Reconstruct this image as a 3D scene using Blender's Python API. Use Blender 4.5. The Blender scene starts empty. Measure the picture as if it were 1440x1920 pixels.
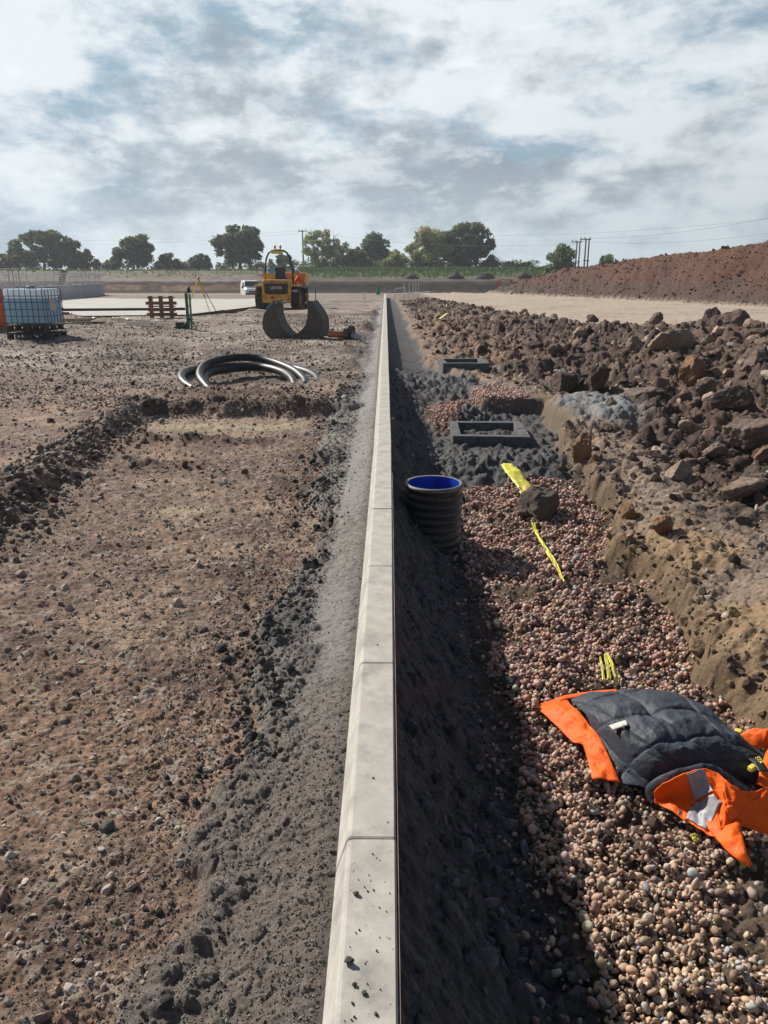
import bpy, bmesh, math, random
import numpy as np
from mathutils import Vector, Matrix

R = math.radians
SC = bpy.context.scene
COL = SC.collection
rng = np.random.default_rng(7)
random.seed(7)

# ------------------------------------------------------------------ camera, sky, sun, exposure
F_PX, HOR, VPX = 1442.0, 512.0, 729.5            # focal length and vanishing point in pixels of the 1440x1920 photograph
PITCH = math.atan((960 - HOR) / F_PX)
YAW = math.atan((VPX - 720) / F_PX)
CAM_Z = 1.40
cam = bpy.data.cameras.new('camera'); cam_o = bpy.data.objects.new('camera', cam); COL.objects.link(cam_o)
cam.sensor_fit = 'VERTICAL'; cam.sensor_height = 36.0; cam.sensor_width = 27.0
cam.lens = 36.0 * F_PX / 1920.0
cam.clip_start = 0.05; cam.clip_end = 5000
cam_o.location = (0, 0, CAM_Z)
cam_o.rotation_euler = (math.pi / 2 - PITCH, 0, YAW)
SC.camera = cam_o
CAM_M = cam_o.rotation_euler.to_matrix()

SUN_EL, SUN_AZ = R(37.5), R(50)                     # azimuth measured left of straight ahead
sun_dir = Vector((-math.sin(SUN_AZ) * math.cos(SUN_EL), math.cos(SUN_AZ) * math.cos(SUN_EL), math.sin(SUN_EL)))
sl = bpy.data.lights.new('sun', 'SUN'); sl.energy = 5.0; sl.angle = R(0.6); sl.color = (1.0, 0.94, 0.85)
so = bpy.data.objects.new('sun', sl); COL.objects.link(so)
so.rotation_euler = (-sun_dir).to_track_quat('-Z', 'Y').to_euler()

SC.view_settings.view_transform = 'Standard'; SC.view_settings.look = 'None'
SC.view_settings.exposure = 0.34; SC.view_settings.gamma = 1.0

W = bpy.data.worlds.new('World'); SC.world = W; W.use_nodes = True
nt = W.node_tree; nt.nodes.clear()
def nd(tree, typ, **kw):
    n = tree.nodes.new(typ)
    for k, v in kw.items(): setattr(n, k, v)
    return n
def mth(tree, op, a, b=None, clamp=False):
    n = tree.nodes.new('ShaderNodeMath'); n.operation = op; n.use_clamp = clamp
    for i, s in enumerate((a, b)):
        if s is None: continue
        if isinstance(s, (int, float)): n.inputs[i].default_value = s
        else: tree.links.new(s, n.inputs[i])
    return n.outputs[0]
def ramp(tree, fac, stops, interp='EASE'):
    n = tree.nodes.new('ShaderNodeValToRGB'); n.color_ramp.interpolation = interp
    el = n.color_ramp.elements
    while len(el) < len(stops): el.new(0.5)
    for e, (p, c) in zip(el, stops):
        e.position = p; e.color = (c, c, c, 1) if isinstance(c, (int, float)) else (*c, 1)
    tree.links.new(fac, n.inputs[0]); return n.outputs[0]
def build_world():
    L = nt.links
    out = nd(nt, 'ShaderNodeOutputWorld')
    sky = nd(nt, 'ShaderNodeTexSky', sky_type='NISHITA'); sky.sun_disc = False
    sky.sun_elevation = SUN_EL; sky.sun_rotation = -SUN_AZ; sky.altitude = 100; sky.dust_density = 1.5
    bg1 = nd(nt, 'ShaderNodeBackground'); bg1.inputs[1].default_value = 0.055
    L.new(sky.outputs[0], bg1.inputs[0])
    tc = nd(nt, 'ShaderNodeTexCoord')
    sep = nd(nt, 'ShaderNodeSeparateXYZ'); L.new(tc.outputs['Generated'], sep.inputs[0])
    zz = mth(nt, 'MAXIMUM', sep.outputs[2], 0.0)
    def noise(scale, off, detail=9, rough=0.55, dist=0.3, sz=2.4):
        mp = nd(nt, 'ShaderNodeMapping'); mp.inputs['Location'].default_value = off
        mp.inputs['Scale'].default_value = (1, 1, sz)
        L.new(tc.outputs['Generated'], mp.inputs[0])
        n = nd(nt, 'ShaderNodeTexNoise'); n.inputs['Scale'].default_value = scale
        n.inputs['Detail'].default_value = detail; n.inputs['Roughness'].default_value = rough
        n.inputs['Distortion'].default_value = dist
        L.new(mp.outputs[0], n.inputs['Vector']); return n.outputs[0]
    def mixrgb(fac, c1, c2):
        m = nd(nt, 'ShaderNodeMix', data_type='RGBA'); L.new(fac, m.inputs[0])
        for i, c in ((6, c1), (7, c2)):
            if isinstance(c, tuple): m.inputs[i].default_value = (*c, 1)
            else: L.new(c, m.inputs[i])
        return m.outputs[2]
    big = noise(2.6, (3.1, 7.4, 0.6), 5, 0.5, 0.0)
    puff = noise(7.5, (1.2, 2.2, 0.3), 14, 0.62, 0.08, 2.1)
    mixn = mth(nt, 'ADD', mth(nt, 'MULTIPLY', big, 0.5), mth(nt, 'MULTIPLY', puff, 0.5))
    white = ramp(nt, mixn, [(0.41, 0.0), (0.53, 1.0)])
    col = mixrgb(white, (0.29, 0.41, 0.51), (0.74, 0.79, 0.82))
    dk = ramp(nt, mth(nt, 'ADD', mth(nt, 'MULTIPLY', noise(6.2, (8.3, 1.7, 2.0), 13, 0.60, 0.08, 1.9), 0.6), mth(nt, 'MULTIPLY', noise(2.2, (4.3, 9.7, 1.0), 3), 0.4)), [(0.50, 0.0), (0.62, 1.0)])
    col = mixrgb(mth(nt, 'MULTIPLY', dk, 0.85), col, (0.27, 0.33, 0.38))
    wisp = ramp(nt, noise(9, (5.3, 0.7, 4.0), 13, 0.62, 0.08, 2.5), [(0.50, 0.0), (0.66, 1.0)])
    col = mixrgb(mth(nt, 'MULTIPLY', wisp, 0.55), col, (0.86, 0.90, 0.92))
    low = ramp(nt, zz, [(0.0, 1.0), (0.15, 0.0)])
    col = mixrgb(mth(nt, 'MULTIPLY', low, 0.5), col, (0.46, 0.57, 0.64))
    vm = nd(nt, 'ShaderNodeVectorMath', operation='DOT_PRODUCT'); L.new(tc.outputs['Generated'], vm.inputs[0])
    vm.inputs[1].default_value = sun_dir
    dn = mth(nt, 'ADD', mth(nt, 'MULTIPLY', vm.outputs['Value'], 0.5), 0.5)
    st = ramp(nt, dn, [(0.20, 0.26), (0.45, 0.42), (0.60, 0.72), (0.80, 0.90), (0.95, 0.90)], 'LINEAR')
    cov = mth(nt, 'MULTIPLY', ramp(nt, zz, [(0.31, 1.0), (0.50, 0.06)]), ramp(nt, dn, [(0.30, 0.35), (0.52, 1.0)]))
    bg2 = nd(nt, 'ShaderNodeBackground'); L.new(col, bg2.inputs[0])
    L.new(st, bg2.inputs[1])
    ms = nd(nt, 'ShaderNodeMixShader'); L.new(cov, ms.inputs[0]); L.new(bg1.outputs[0], ms.inputs[1]); L.new(bg2.outputs[0], ms.inputs[2])
    L.new(ms.outputs[0], out.inputs[0])
build_world()

# ------------------------------------------------------------------ small tools
def ray(u, v):
    return (CAM_M @ Vector(((u - 720) / F_PX, (960 - v) / F_PX, -1.0)))
def at_z(u, v, z):
    d = ray(u, v); t = (z - CAM_Z) / d.z
    return Vector((d.x * t, d.y * t, z))
def at_y(u, v, y):
    d = ray(u, v); t = y / d.y
    return Vector((d.x * t, y, CAM_Z + d.z * t))

def tag(o, label=None, cat=None, group=None, kind=None):
    if label: o['label'] = label
    if cat: o['category'] = cat
    if group: o['group'] = group
    if kind: o['kind'] = kind
    return o
def empty(name, loc=(0, 0, 0), rz=0.0):
    o = bpy.data.objects.new(name, None); COL.objects.link(o)
    o.empty_display_size = 0.2; o.location = loc; o.rotation_euler = (0, 0, rz); return o
def copy_tree(o, parent=None):
    c = o.copy(); COL.objects.link(c); c.parent = parent
    for ch in list(o.children): copy_tree(ch, c)
    return c

def stain(m, scale, lo, pos):
    t = m.node_tree; L = t.links; p = t.nodes['Principled BSDF']; src = p.inputs['Base Color'].links[0].from_socket
    tc = nd(t, 'ShaderNodeTexCoord'); n = nd(t, 'ShaderNodeTexNoise'); n.inputs['Scale'].default_value = scale; n.inputs['Detail'].default_value = 9; n.inputs['Roughness'].default_value = 0.7
    oi = nd(t, 'ShaderNodeObjectInfo'); ad = nd(t, 'ShaderNodeVectorMath', operation='ADD'); L.new(tc.outputs['Object'], ad.inputs[0]); L.new(oi.outputs['Location'], ad.inputs[1])
    L.new(ad.outputs[0], n.inputs['Vector'])
    f = ramp(t, n.outputs[0], [(pos, lo), (pos+0.16, 1.0)], 'LINEAR')
    mx = nd(t, 'ShaderNodeMix', data_type='RGBA', blend_type='MULTIPLY'); mx.inputs[0].default_value = 1
    L.new(src, mx.inputs[6]); L.new(f, mx.inputs[7]); L.new(mx.outputs[2], p.inputs['Base Color'])
def lettering(body, size, m, parent, loc, rot, ext):
    cu = bpy.data.curves.new('lettering', 'FONT'); cu.body = body; cu.size = size; cu.extrude = ext; cu.align_x = 'CENTER'; cu.align_y = 'CENTER'
    t = bpy.data.objects.new('lettering_curve', cu); COL.objects.link(t); dg = bpy.context.evaluated_depsgraph_get(); dg.update()
    me = bpy.data.meshes.new_from_object(t.evaluated_get(dg)); bpy.data.objects.remove(t)
    me.materials.clear(); me.materials.append(m)
    o = bpy.data.objects.new('lettering', me); COL.objects.link(o); o.parent = parent; o.location = loc; o.rotation_euler = rot; return o
class MB:
    def __init__(s): s.v = []; s.f = []
    def add(s, v, f):
        b = len(s.v); s.v += [tuple(p) for p in v]; s.f += [tuple(i + b for i in q) for q in f]; return s
    def box(s, c, d, rot=None):
        x, y, z = (k / 2 for k in d); P = []
        for sx, sy, sz in ((-1,-1,-1),(1,-1,-1),(1,1,-1),(-1,1,-1),(-1,-1,1),(1,-1,1),(1,1,1),(-1,1,1)):
            p = Vector((sx*x, sy*y, sz*z))
            if rot is not None: p = rot @ p
            P.append(p + Vector(c))
        return s.add(P, [(3,2,1,0),(4,5,6,7),(0,1,5,4),(1,2,6,5),(2,3,7,6),(3,0,4,7)])
    def tube(s, pts, r, n=8, caps=True):
        pts = [Vector(p) for p in pts]; m = len(pts)
        rs = r if hasattr(r, '__len__') else [r] * m
        ref = Vector((0, 0, 1)); V = []
        for i, p in enumerate(pts):
            t = (pts[min(i+1, m-1)] - pts[max(i-1, 0)]).normalized()
            a = t.cross(ref)
            if a.length < 0.05: a = t.cross(Vector((1, 0, 0)))
            a.normalize(); b = t.cross(a).normalized()
            for k in range(n):
                q = 2*math.pi*k/n; V.append(p + (a*math.cos(q) + b*math.sin(q)) * rs[i])
        Fc = []
        for i in range(m-1):
            for k in range(n):
                k2 = (k+1) % n; Fc.append((i*n+k, i*n+k2, (i+1)*n+k2, (i+1)*n+k))
        if caps: Fc += [tuple(range(n-1, -1, -1)), tuple(range((m-1)*n, m*n))]
        return s.add(V, Fc)
    def lathe(s, prof, n=32, c=(0, 0, 0), axis='z'):
        V = []; m = len(prof)
        for r, z in prof:
            for k in range(n):
                q = 2*math.pi*k/n
                p = (r*math.cos(q), r*math.sin(q), z)
                if axis == 'x': p = (z, r*math.cos(q), r*math.sin(q))
                if axis == 'y': p = (r*math.cos(q), z, r*math.sin(q))
                V.append((p[0]+c[0], p[1]+c[1], p[2]+c[2]))
        Fc = [(i*n+k, i*n+(k+1) % n, (i+1)*n+(k+1) % n, (i+1)*n+k) for i in range(m-1) for k in range(n)]
        return s.add(V, Fc)
    def prism(s, poly, y0, y1):                     # polygon in x,z pushed along y
        n = len(poly)
        V = [(p[0], y0, p[1]) for p in poly] + [(p[0], y1, p[1]) for p in poly]
        Fc = [tuple(range(n)), tuple(range(2*n-1, n-1, -1))] + [(i, i+n, (i+1) % n + n, (i+1) % n) for i in range(n)]
        return s.add(V, Fc)
    def build(s, name, mat, parent=None, smooth=False, bevel=0.0, seg=2):
        me = bpy.data.meshes.new(name); me.from_pydata(s.v, [], s.f); me.update()
        bm = bmesh.new(); bm.from_mesh(me); bmesh.ops.recalc_face_normals(bm, faces=bm.faces); bm.to_mesh(me); bm.free()
        me.materials.append(mat)
        o = bpy.data.objects.new(name, me); COL.objects.link(o)
        if parent: o.parent = parent
        if smooth:
            for p in me.polygons: p.use_smooth = True
        if bevel:
            b = o.modifiers.new('bevel', 'BEVEL'); b.width = bevel; b.segments = seg; b.limit_method = 'ANGLE'
        return o

def mesh_np(name, V, Fq, mat, parent=None, col=None, wet=None, smooth=True):
    V = np.asarray(V, np.float32); Fq = np.asarray(Fq, np.int32); k = Fq.shape[1]; nf = Fq.shape[0]
    me = bpy.data.meshes.new(name)
    me.vertices.add(len(V)); me.vertices.foreach_set('co', V.ravel())
    me.loops.add(nf*k); me.loops.foreach_set('vertex_index', Fq.ravel())
    me.polygons.add(nf); me.polygons.foreach_set('loop_start', np.arange(0, nf*k, k, dtype=np.int32))
    me.update(calc_edges=True)
    me.polygons.foreach_set('use_smooth', np.full(nf, smooth, bool))
    if col is not None:
        a = me.color_attributes.new('Col', 'FLOAT_COLOR', 'POINT')
        c = np.ones((len(V), 4), np.float32); c[:, :3] = col
        if wet is not None: c[:, 3] = wet
        a.data.foreach_set('color', c.ravel())
    me.materials.append(mat); me.update()
    o = bpy.data.objects.new(name, me); COL.objects.link(o)
    if parent: o.parent = parent
    return o

# noise in numpy
def _h(ix, iy, seed):
    h = (ix.astype(np.int64)*374761393 + iy.astype(np.int64)*668265263 + seed*974634777) & 0xFFFFFFFF
    h = ((h ^ (h >> 13))*1274126177) & 0xFFFFFFFF
    h = ((h ^ (h >> 16))*2246822519) & 0xFFFFFFFF
    return ((h ^ (h >> 15)) & 0xFFFFFF)/float(0xFFFFFF)
def vn(x, y, seed=0):
    ix = np.floor(x); iy = np.floor(y); fx = x-ix; fy = y-iy
    fx = fx*fx*fx*(fx*(fx*6-15)+10); fy = fy*fy*fy*(fy*(fy*6-15)+10)
    a = _h(ix, iy, seed); b = _h(ix+1, iy, seed); c = _h(ix, iy+1, seed); d = _h(ix+1, iy+1, seed)
    return ((a*(1-fx)+b*fx)*(1-fy)+(c*(1-fx)+d*fx)*fy)*2-1
def fbm(x, y, o=4, seed=0, gain=0.5):
    t = 0.0; a = 1.0; s = 0.0
    for i in range(o):
        t = t + a*vn(x, y, seed+i*17); s += a; a *= gain
        x, y = (x*1.63+y*1.19)+3.7, (y*1.63-x*1.19)+1.3
    return t/s
def vn3(x, y, z, seed=0):
    k = np.floor(z); f = z-k; f = f*f*(3-2*f)
    def sl(kk):
        # one hashed slice per integer z
        ix = np.floor(x); iy = np.floor(y); fx = x-ix; fy = y-iy; fx = fx*fx*(3-2*fx); fy = fy*fy*(3-2*fy); o = kk*57.0
        a = _h(ix+o, iy+o*3, seed); b = _h(ix+1+o, iy+o*3, seed); c = _h(ix+o, iy+1+o*3, seed); d = _h(ix+1+o, iy+1+o*3, seed)
        return (a*(1-fx)+b*fx)*(1-fy)+(c*(1-fx)+d*fx)*fy
    return (sl(k)*(1-f)+sl(k+1)*f)*2-1
def lumps(x, y, seed=0, dens=0.7):
    """height of a layer of rounded lumps, one per unit cell"""
    ix = np.floor(x); iy = np.floor(y); best = np.zeros_like(x)
    for dx in (-1, 0, 1):
        for dy in (-1, 0, 1):
            cx = ix+dx; cy = iy+dy
            px = cx+_h(cx, cy, seed+1); py = cy+_h(cx, cy, seed+2); r = 0.2+0.55*_h(cx, cy, seed+3)**2
            on = _h(cx, cy, seed+4) < dens
            d2 = (x-px)**2+(y-py)**2
            best = np.maximum(best, np.where(on, np.sqrt(np.maximum(r*r-d2, 0)), 0))
    return best
def sm(a, b, x):
    t = np.clip((x-a)/(b-a), 0, 1); return t*t*(3-2*t)
def mixc(c, col, m):
    return c*(1-m[:, None])+np.asarray(col)[None, :]*m[:, None]

# ------------------------------------------------------------------ materials
def base_mat(name):
    m = bpy.data.materials.new(name); m.use_nodes = True
    t = m.node_tree; return m, t, t.nodes['Principled BSDF']
def mat(name, c, rough=0.6, metal=0.0, var=0.12, vs=6.0, bump=0.0, bs=60.0, c2=None, spec=0.5, coat=0.0):
    m, t, p = base_mat(name); L = t.links
    tc = nd(t, 'ShaderNodeTexCoord')
    n = nd(t, 'ShaderNodeTexNoise'); n.inputs['Scale'].default_value = vs; n.inputs['Detail'].default_value = 6; n.inputs['Roughness'].default_value = 0.62
    L.new(tc.outputs['Object'], n.inputs['Vector'])
    lo = [k*(1-var*2.2) for k in c] if c2 is None else c2
    hi = [min(1, k*(1+var)) for k in c]
    r = ramp(t, n.outputs[0], [(0.30, tuple(lo)), (0.62, tuple(hi))], 'LINEAR')
    L.new(r, p.inputs['Base Color'])
    p.inputs['Roughness'].default_value = rough; p.inputs['Metallic'].default_value = metal
    p.inputs['Specular IOR Level'].default_value = spec
    if coat: p.inputs['Coat Weight'].default_value = coat
    rr = mth(t, 'ADD', mth(t, 'MULTIPLY', n.outputs[0], 0.25), rough-0.12, True); L.new(rr, p.inputs['Roughness'])
    if bump:
        n2 = nd(t, 'ShaderNodeTexNoise'); n2.inputs['Scale'].default_value = bs; n2.inputs['Detail'].default_value = 5
        L.new(tc.outputs['Object'], n2.inputs['Vector'])
        b = nd(t, 'ShaderNodeBump'); b.inputs['Strength'].default_value = bump; b.inputs['Distance'].default_value = 0.01
        L.new(n2.outputs[0], b.inputs['Height']); L.new(b.outputs[0], p.inputs['Normal'])
    return m
def attr_mat(name, rough=0.9, var=0.35, scales=(45.0, 210.0), bump=0.6, dist=0.012, transl=0.0, wet=False, spec=0.3):
    m, t, p = base_mat(name); L = t.links
    a = nd(t, 'ShaderNodeVertexColor'); a.layer_name = 'Col'
    tc = nd(t, 'ShaderNodeTexCoord')
    n1 = nd(t, 'ShaderNodeTexNoise'); n1.inputs['Scale'].default_value = scales[0]; n1.inputs['Detail'].default_value = 7; n1.inputs['Roughness'].default_value = 0.7
    n2 = nd(t, 'ShaderNodeTexNoise'); n2.inputs['Scale'].default_value = scales[1]; n2.inputs['Detail'].default_value = 4; n2.inputs['Roughness'].default_value = 0.7
    L.new(tc.outputs['Object'], n1.inputs['Vector']); L.new(tc.outputs['Object'], n2.inputs['Vector'])
    f = ramp(t, n1.outputs[0], [(0.3, 1-var), (0.7, 1+var)], 'LINEAR')
    mx = nd(t, 'ShaderNodeMix', data_type='RGBA', blend_type='MULTIPLY'); mx.inputs[0].default_value = 1.0
    L.new(a.outputs[0], mx.inputs[6]); L.new(f, mx.inputs[7])
    L.new(mx.outputs[2], p.inputs['Base Color'])
    p.inputs['Roughness'].default_value = rough; p.inputs['Specular IOR Level'].default_value = spec
    if wet:
        r = mth(t, 'SUBTRACT', rough, mth(t, 'MULTIPLY', mth(t, 'SUBTRACT', 1.0, a.outputs['Alpha']), 0.5)); L.new(r, p.inputs['Roughness'])
    if bump:
        h = mth(t, 'ADD', n1.outputs[0], mth(t, 'MULTIPLY', n2.outputs[0], 0.4))
        b = nd(t, 'ShaderNodeBump'); b.inputs['Strength'].default_value = bump; b.inputs['Distance'].default_value = dist
        L.new(h, b.inputs['Height']); L.new(b.outputs[0], p.inputs['Normal'])
    if transl:
        tr = nd(t, 'ShaderNodeBsdfTranslucent'); L.new(mx.outputs[2], tr.inputs[0])
        ms = nd(t, 'ShaderNodeMixShader'); ms.inputs[0].default_value = transl
        L.new(p.outputs[0], ms.inputs[1]); L.new(tr.outputs[0], ms.inputs[2]); L.new(ms.outputs[0], t.nodes['Material Output'].inputs[0])
    return m
def milky(name, c):
    m = mat(name, c, .4, var=.08, vs=3); t = m.node_tree; L = t.links; p = t.nodes['Principled BSDF']
    tr = nd(t, 'ShaderNodeBsdfTranslucent'); tr.inputs[0].default_value = (*c, 1)
    ms = nd(t, 'ShaderNodeMixShader'); ms.inputs[0].default_value = 0.5
    L.new(p.outputs[0], ms.inputs[1]); L.new(tr.outputs[0], ms.inputs[2]); L.new(ms.outputs[0], t.nodes['Material Output'].inputs[0]); return m
M = dict(
    ground=attr_mat('ground soil', 0.93, 0.42, (55.0, 300.0), 0.9, 0.014, wet=True),
    stone=attr_mat('loose stone', 0.8, 0.22, (60.0, 260.0), 0.35, 0.004),
    pebble=attr_mat('round pebble', 0.62, 0.22, (50.0, 300.0), 0.2, 0.003, spec=0.4),
    clod=attr_mat('clay clod', 0.88, 0.38, (22.0, 110.0), 0.8, 0.02),
    leaf=attr_mat('leaf', 0.6, 0.25, (1.5, 5.0), 0, 0, transl=0.45, spec=0.3),
    grass=attr_mat('grass blade', 0.7, 0.2, (1.5, 5.0), 0, 0, transl=0.3),
    bark=mat('bark', (0.075, 0.06, 0.05), 0.9, vs=3, bump=0.5, bs=12),
    kerb=mat('precast concrete kerb', (0.405, 0.385, 0.345), 0.88, var=0.10, vs=9, bump=0.12, bs=240),
    block=mat('grey concrete block', (0.095, 0.098, 0.105), 0.9, var=0.15, vs=18, bump=0.5, bs=90),
    concrete=mat('pale slab concrete', (0.40, 0.385, 0.345), 0.85, var=0.09, vs=0.5),
    wallc=mat('grey cast concrete wall', (0.44, 0.44, 0.46), 0.8, var=0.08, vs=0.6),
    yellow=mat('yellow machine paint', (0.72, 0.36, 0.015), 0.45, var=0.10, vs=4, coat=0.2),
    black=mat('black plastic', (0.018, 0.018, 0.02), 0.5, var=0.2),
    rubber=mat('dusty tyre rubber', (0.03, 0.029, 0.028), 0.85, var=0.3, vs=8, bump=0.3),
    hose=mat('black polythene pipe', (0.014, 0.015, 0.017), 0.46, var=0.25, vs=5, spec=0.45),
    steel=mat('worn bucket steel', (0.075, 0.062, 0.056), 0.65, 0.15, var=0.25, vs=7, bump=0.2),
    bluepaint=mat('faded blue paint', (0.10, 0.19, 0.26), 0.5, var=0.2),
    galv=mat('galvanised steel', (0.40, 0.41, 0.42), 0.45, 0.7, var=0.1),
    cage=mat('dull cage tube', (0.12, 0.135, 0.155), 0.5, 0.4),
    fence=mat('pale zinc mesh', (0.55, 0.55, 0.56), 0.6, 0.15, var=0.05),
    white=mat('white vehicle paint', (0.80, 0.80, 0.80), 0.3, var=0.03, coat=0.4),
    glass=mat('dark window glass', (0.015, 0.02, 0.03), 0.12, var=0.1, spec=0.8),
    timber=mat('weathered timber', (0.20, 0.14, 0.09), 0.85, var=0.25, vs=5, bump=0.3),
    palletw=mat('red-brown pallet wood', (0.20, 0.095, 0.055), 0.85, var=0.25, vs=6, bump=0.3),
    darkwood=mat('dark stained timber', (0.055, 0.045, 0.042), 0.85, var=0.25, vs=5),
    paleboard=mat('pale painted timber', (0.62, 0.60, 0.55), 0.7, var=0.08),
    green=mat('green painted steel', (0.02, 0.14, 0.065), 0.5, var=0.15),
    greenb=mat('bright green plastic', (0.015, 0.28, 0.11), 0.5, var=0.1),
    tripod=mat('yellow tripod', (0.60, 0.42, 0.05), 0.5, var=0.1),
    clay=mat('orange clayware plastic', (0.45, 0.13, 0.055), 0.45, var=0.08),
    pvcgrey=mat('grey plastic', (0.34, 0.35, 0.36), 0.5, var=0.06),
    orange=mat('orange plastic', (0.75, 0.12, 0.015), 0.5, var=0.1),
    red=mat('red plastic', (0.45, 0.03, 0.03), 0.5, var=0.1),
    bluein=mat('blue pipe lining', (0.004, 0.05, 0.42), 0.35, var=0.05),
    corr=mat('dark corrugated plastic', (0.035, 0.035, 0.036), 0.45, var=0.25, vs=12, c2=(0.02, 0.02, 0.021)),
    rim=mat('dusty plastic rim', (0.16, 0.155, 0.15), 0.6, var=0.2, vs=20),
    tape=mat('yellow warning tape', (0.80, 0.74, 0.10), 0.4, var=0.0, vs=70, c2=(0.42, 0.38, 0.07)),
    string=mat('pink builders line', (0.40, 0.27, 0.22), 0.8, var=0.3, vs=3),
    navy=mat('dark navy quilted lining', (0.034, 0.041, 0.056), 0.62, var=0.2, vs=9, bump=0.3, bs=60, spec=0.4),
    hivis=mat('orange waterproof fabric', (0.86, 0.125, 0.008), 0.62, var=0.08, vs=8, bump=0.45, bs=28, spec=0.3),
    reflect=mat('grey reflective band', (0.30, 0.30, 0.33), 0.5, 0.0, var=0.12, vs=25),
    label=mat('white cloth label', (0.62, 0.58, 0.52), 0.8, var=0.15, vs=60),
    skin=mat('skin', (0.42, 0.24, 0.17), 0.55, var=0.05),
    trouser=mat('dark work trousers', (0.025, 0.027, 0.035), 0.85),
    hat=mat('white helmet', (0.75, 0.75, 0.74), 0.35, var=0.03),
    rag=mat('blue plastic bag', (0.05, 0.28, 0.55), 0.45, var=0.1),
    amber=mat('amber lens', (0.70, 0.28, 0.02), 0.25, var=0.05),
    rubbish=mat('white plastic scrap', (0.72, 0.72, 0.72), 0.5, var=0.06),
    plate=mat('plain yellow plate', (0.65, 0.50, 0.06), 0.5, var=0.05),
    wire=mat('overhead wire', (0.08, 0.085, 0.09), 0.6),
)

stain(M['kerb'], 7.0, 0.72, 0.33); stain(M['kerb'], 90.0, 0.70, 0.27)
stain(M['yellow'], 3.0, 0.55, 0.34); stain(M['white'], 2.0, 0.75, 0.3); stain(M['corr'], 9.0, 2.2, 0.30); stain(M['bluein'], 6.0, 0.6, 0.36)

# ------------------------------------------------------------------ the ground
def koff(y):                                          # the kerb line bends a little to the left
    return -0.0046*np.maximum(y-6.5, 0)
def crest(y):
    cx = np.interp(y, [0, 5, 8, 11, 15, 22, 35, 55, 70], [7.0, 7.2, 7.3, 7.2, 6.9, 5.75, 4.2, 2.5, 1.8])
    cz = np.interp(y, [0, 5, 8, 11, 15, 22, 35, 55, 70], [0.35, 0.45, 0.5, 0.5, 0.42, 0.06, -0.10, -0.15, -0.3])
    return cx, cz
def wall_x(y):
    b = np.interp(y, [0, 3, 5, 6.8, 7.6, 9, 10.3, 11.2, 13, 15, 30, 60], [1.66, 1.64, 1.72, 1.86, 1.95, 2.12, 2.10, 1.95, 1.4, 0.78, 0.66, 0.40])
    return b+0.12*vn(y*1.3, y*0+3.3, 5)+0.07*vn(y*3.6, y*0+1.3, 6)
MOUND_B = [(25.5, 24.0), (19.6, 39.6), (16.7, 47.3), (13.8, 55.0), (10.8, 62.6), (8.7, 68.4), (7.3, 72.0), (5.0, 78.0)]
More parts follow.
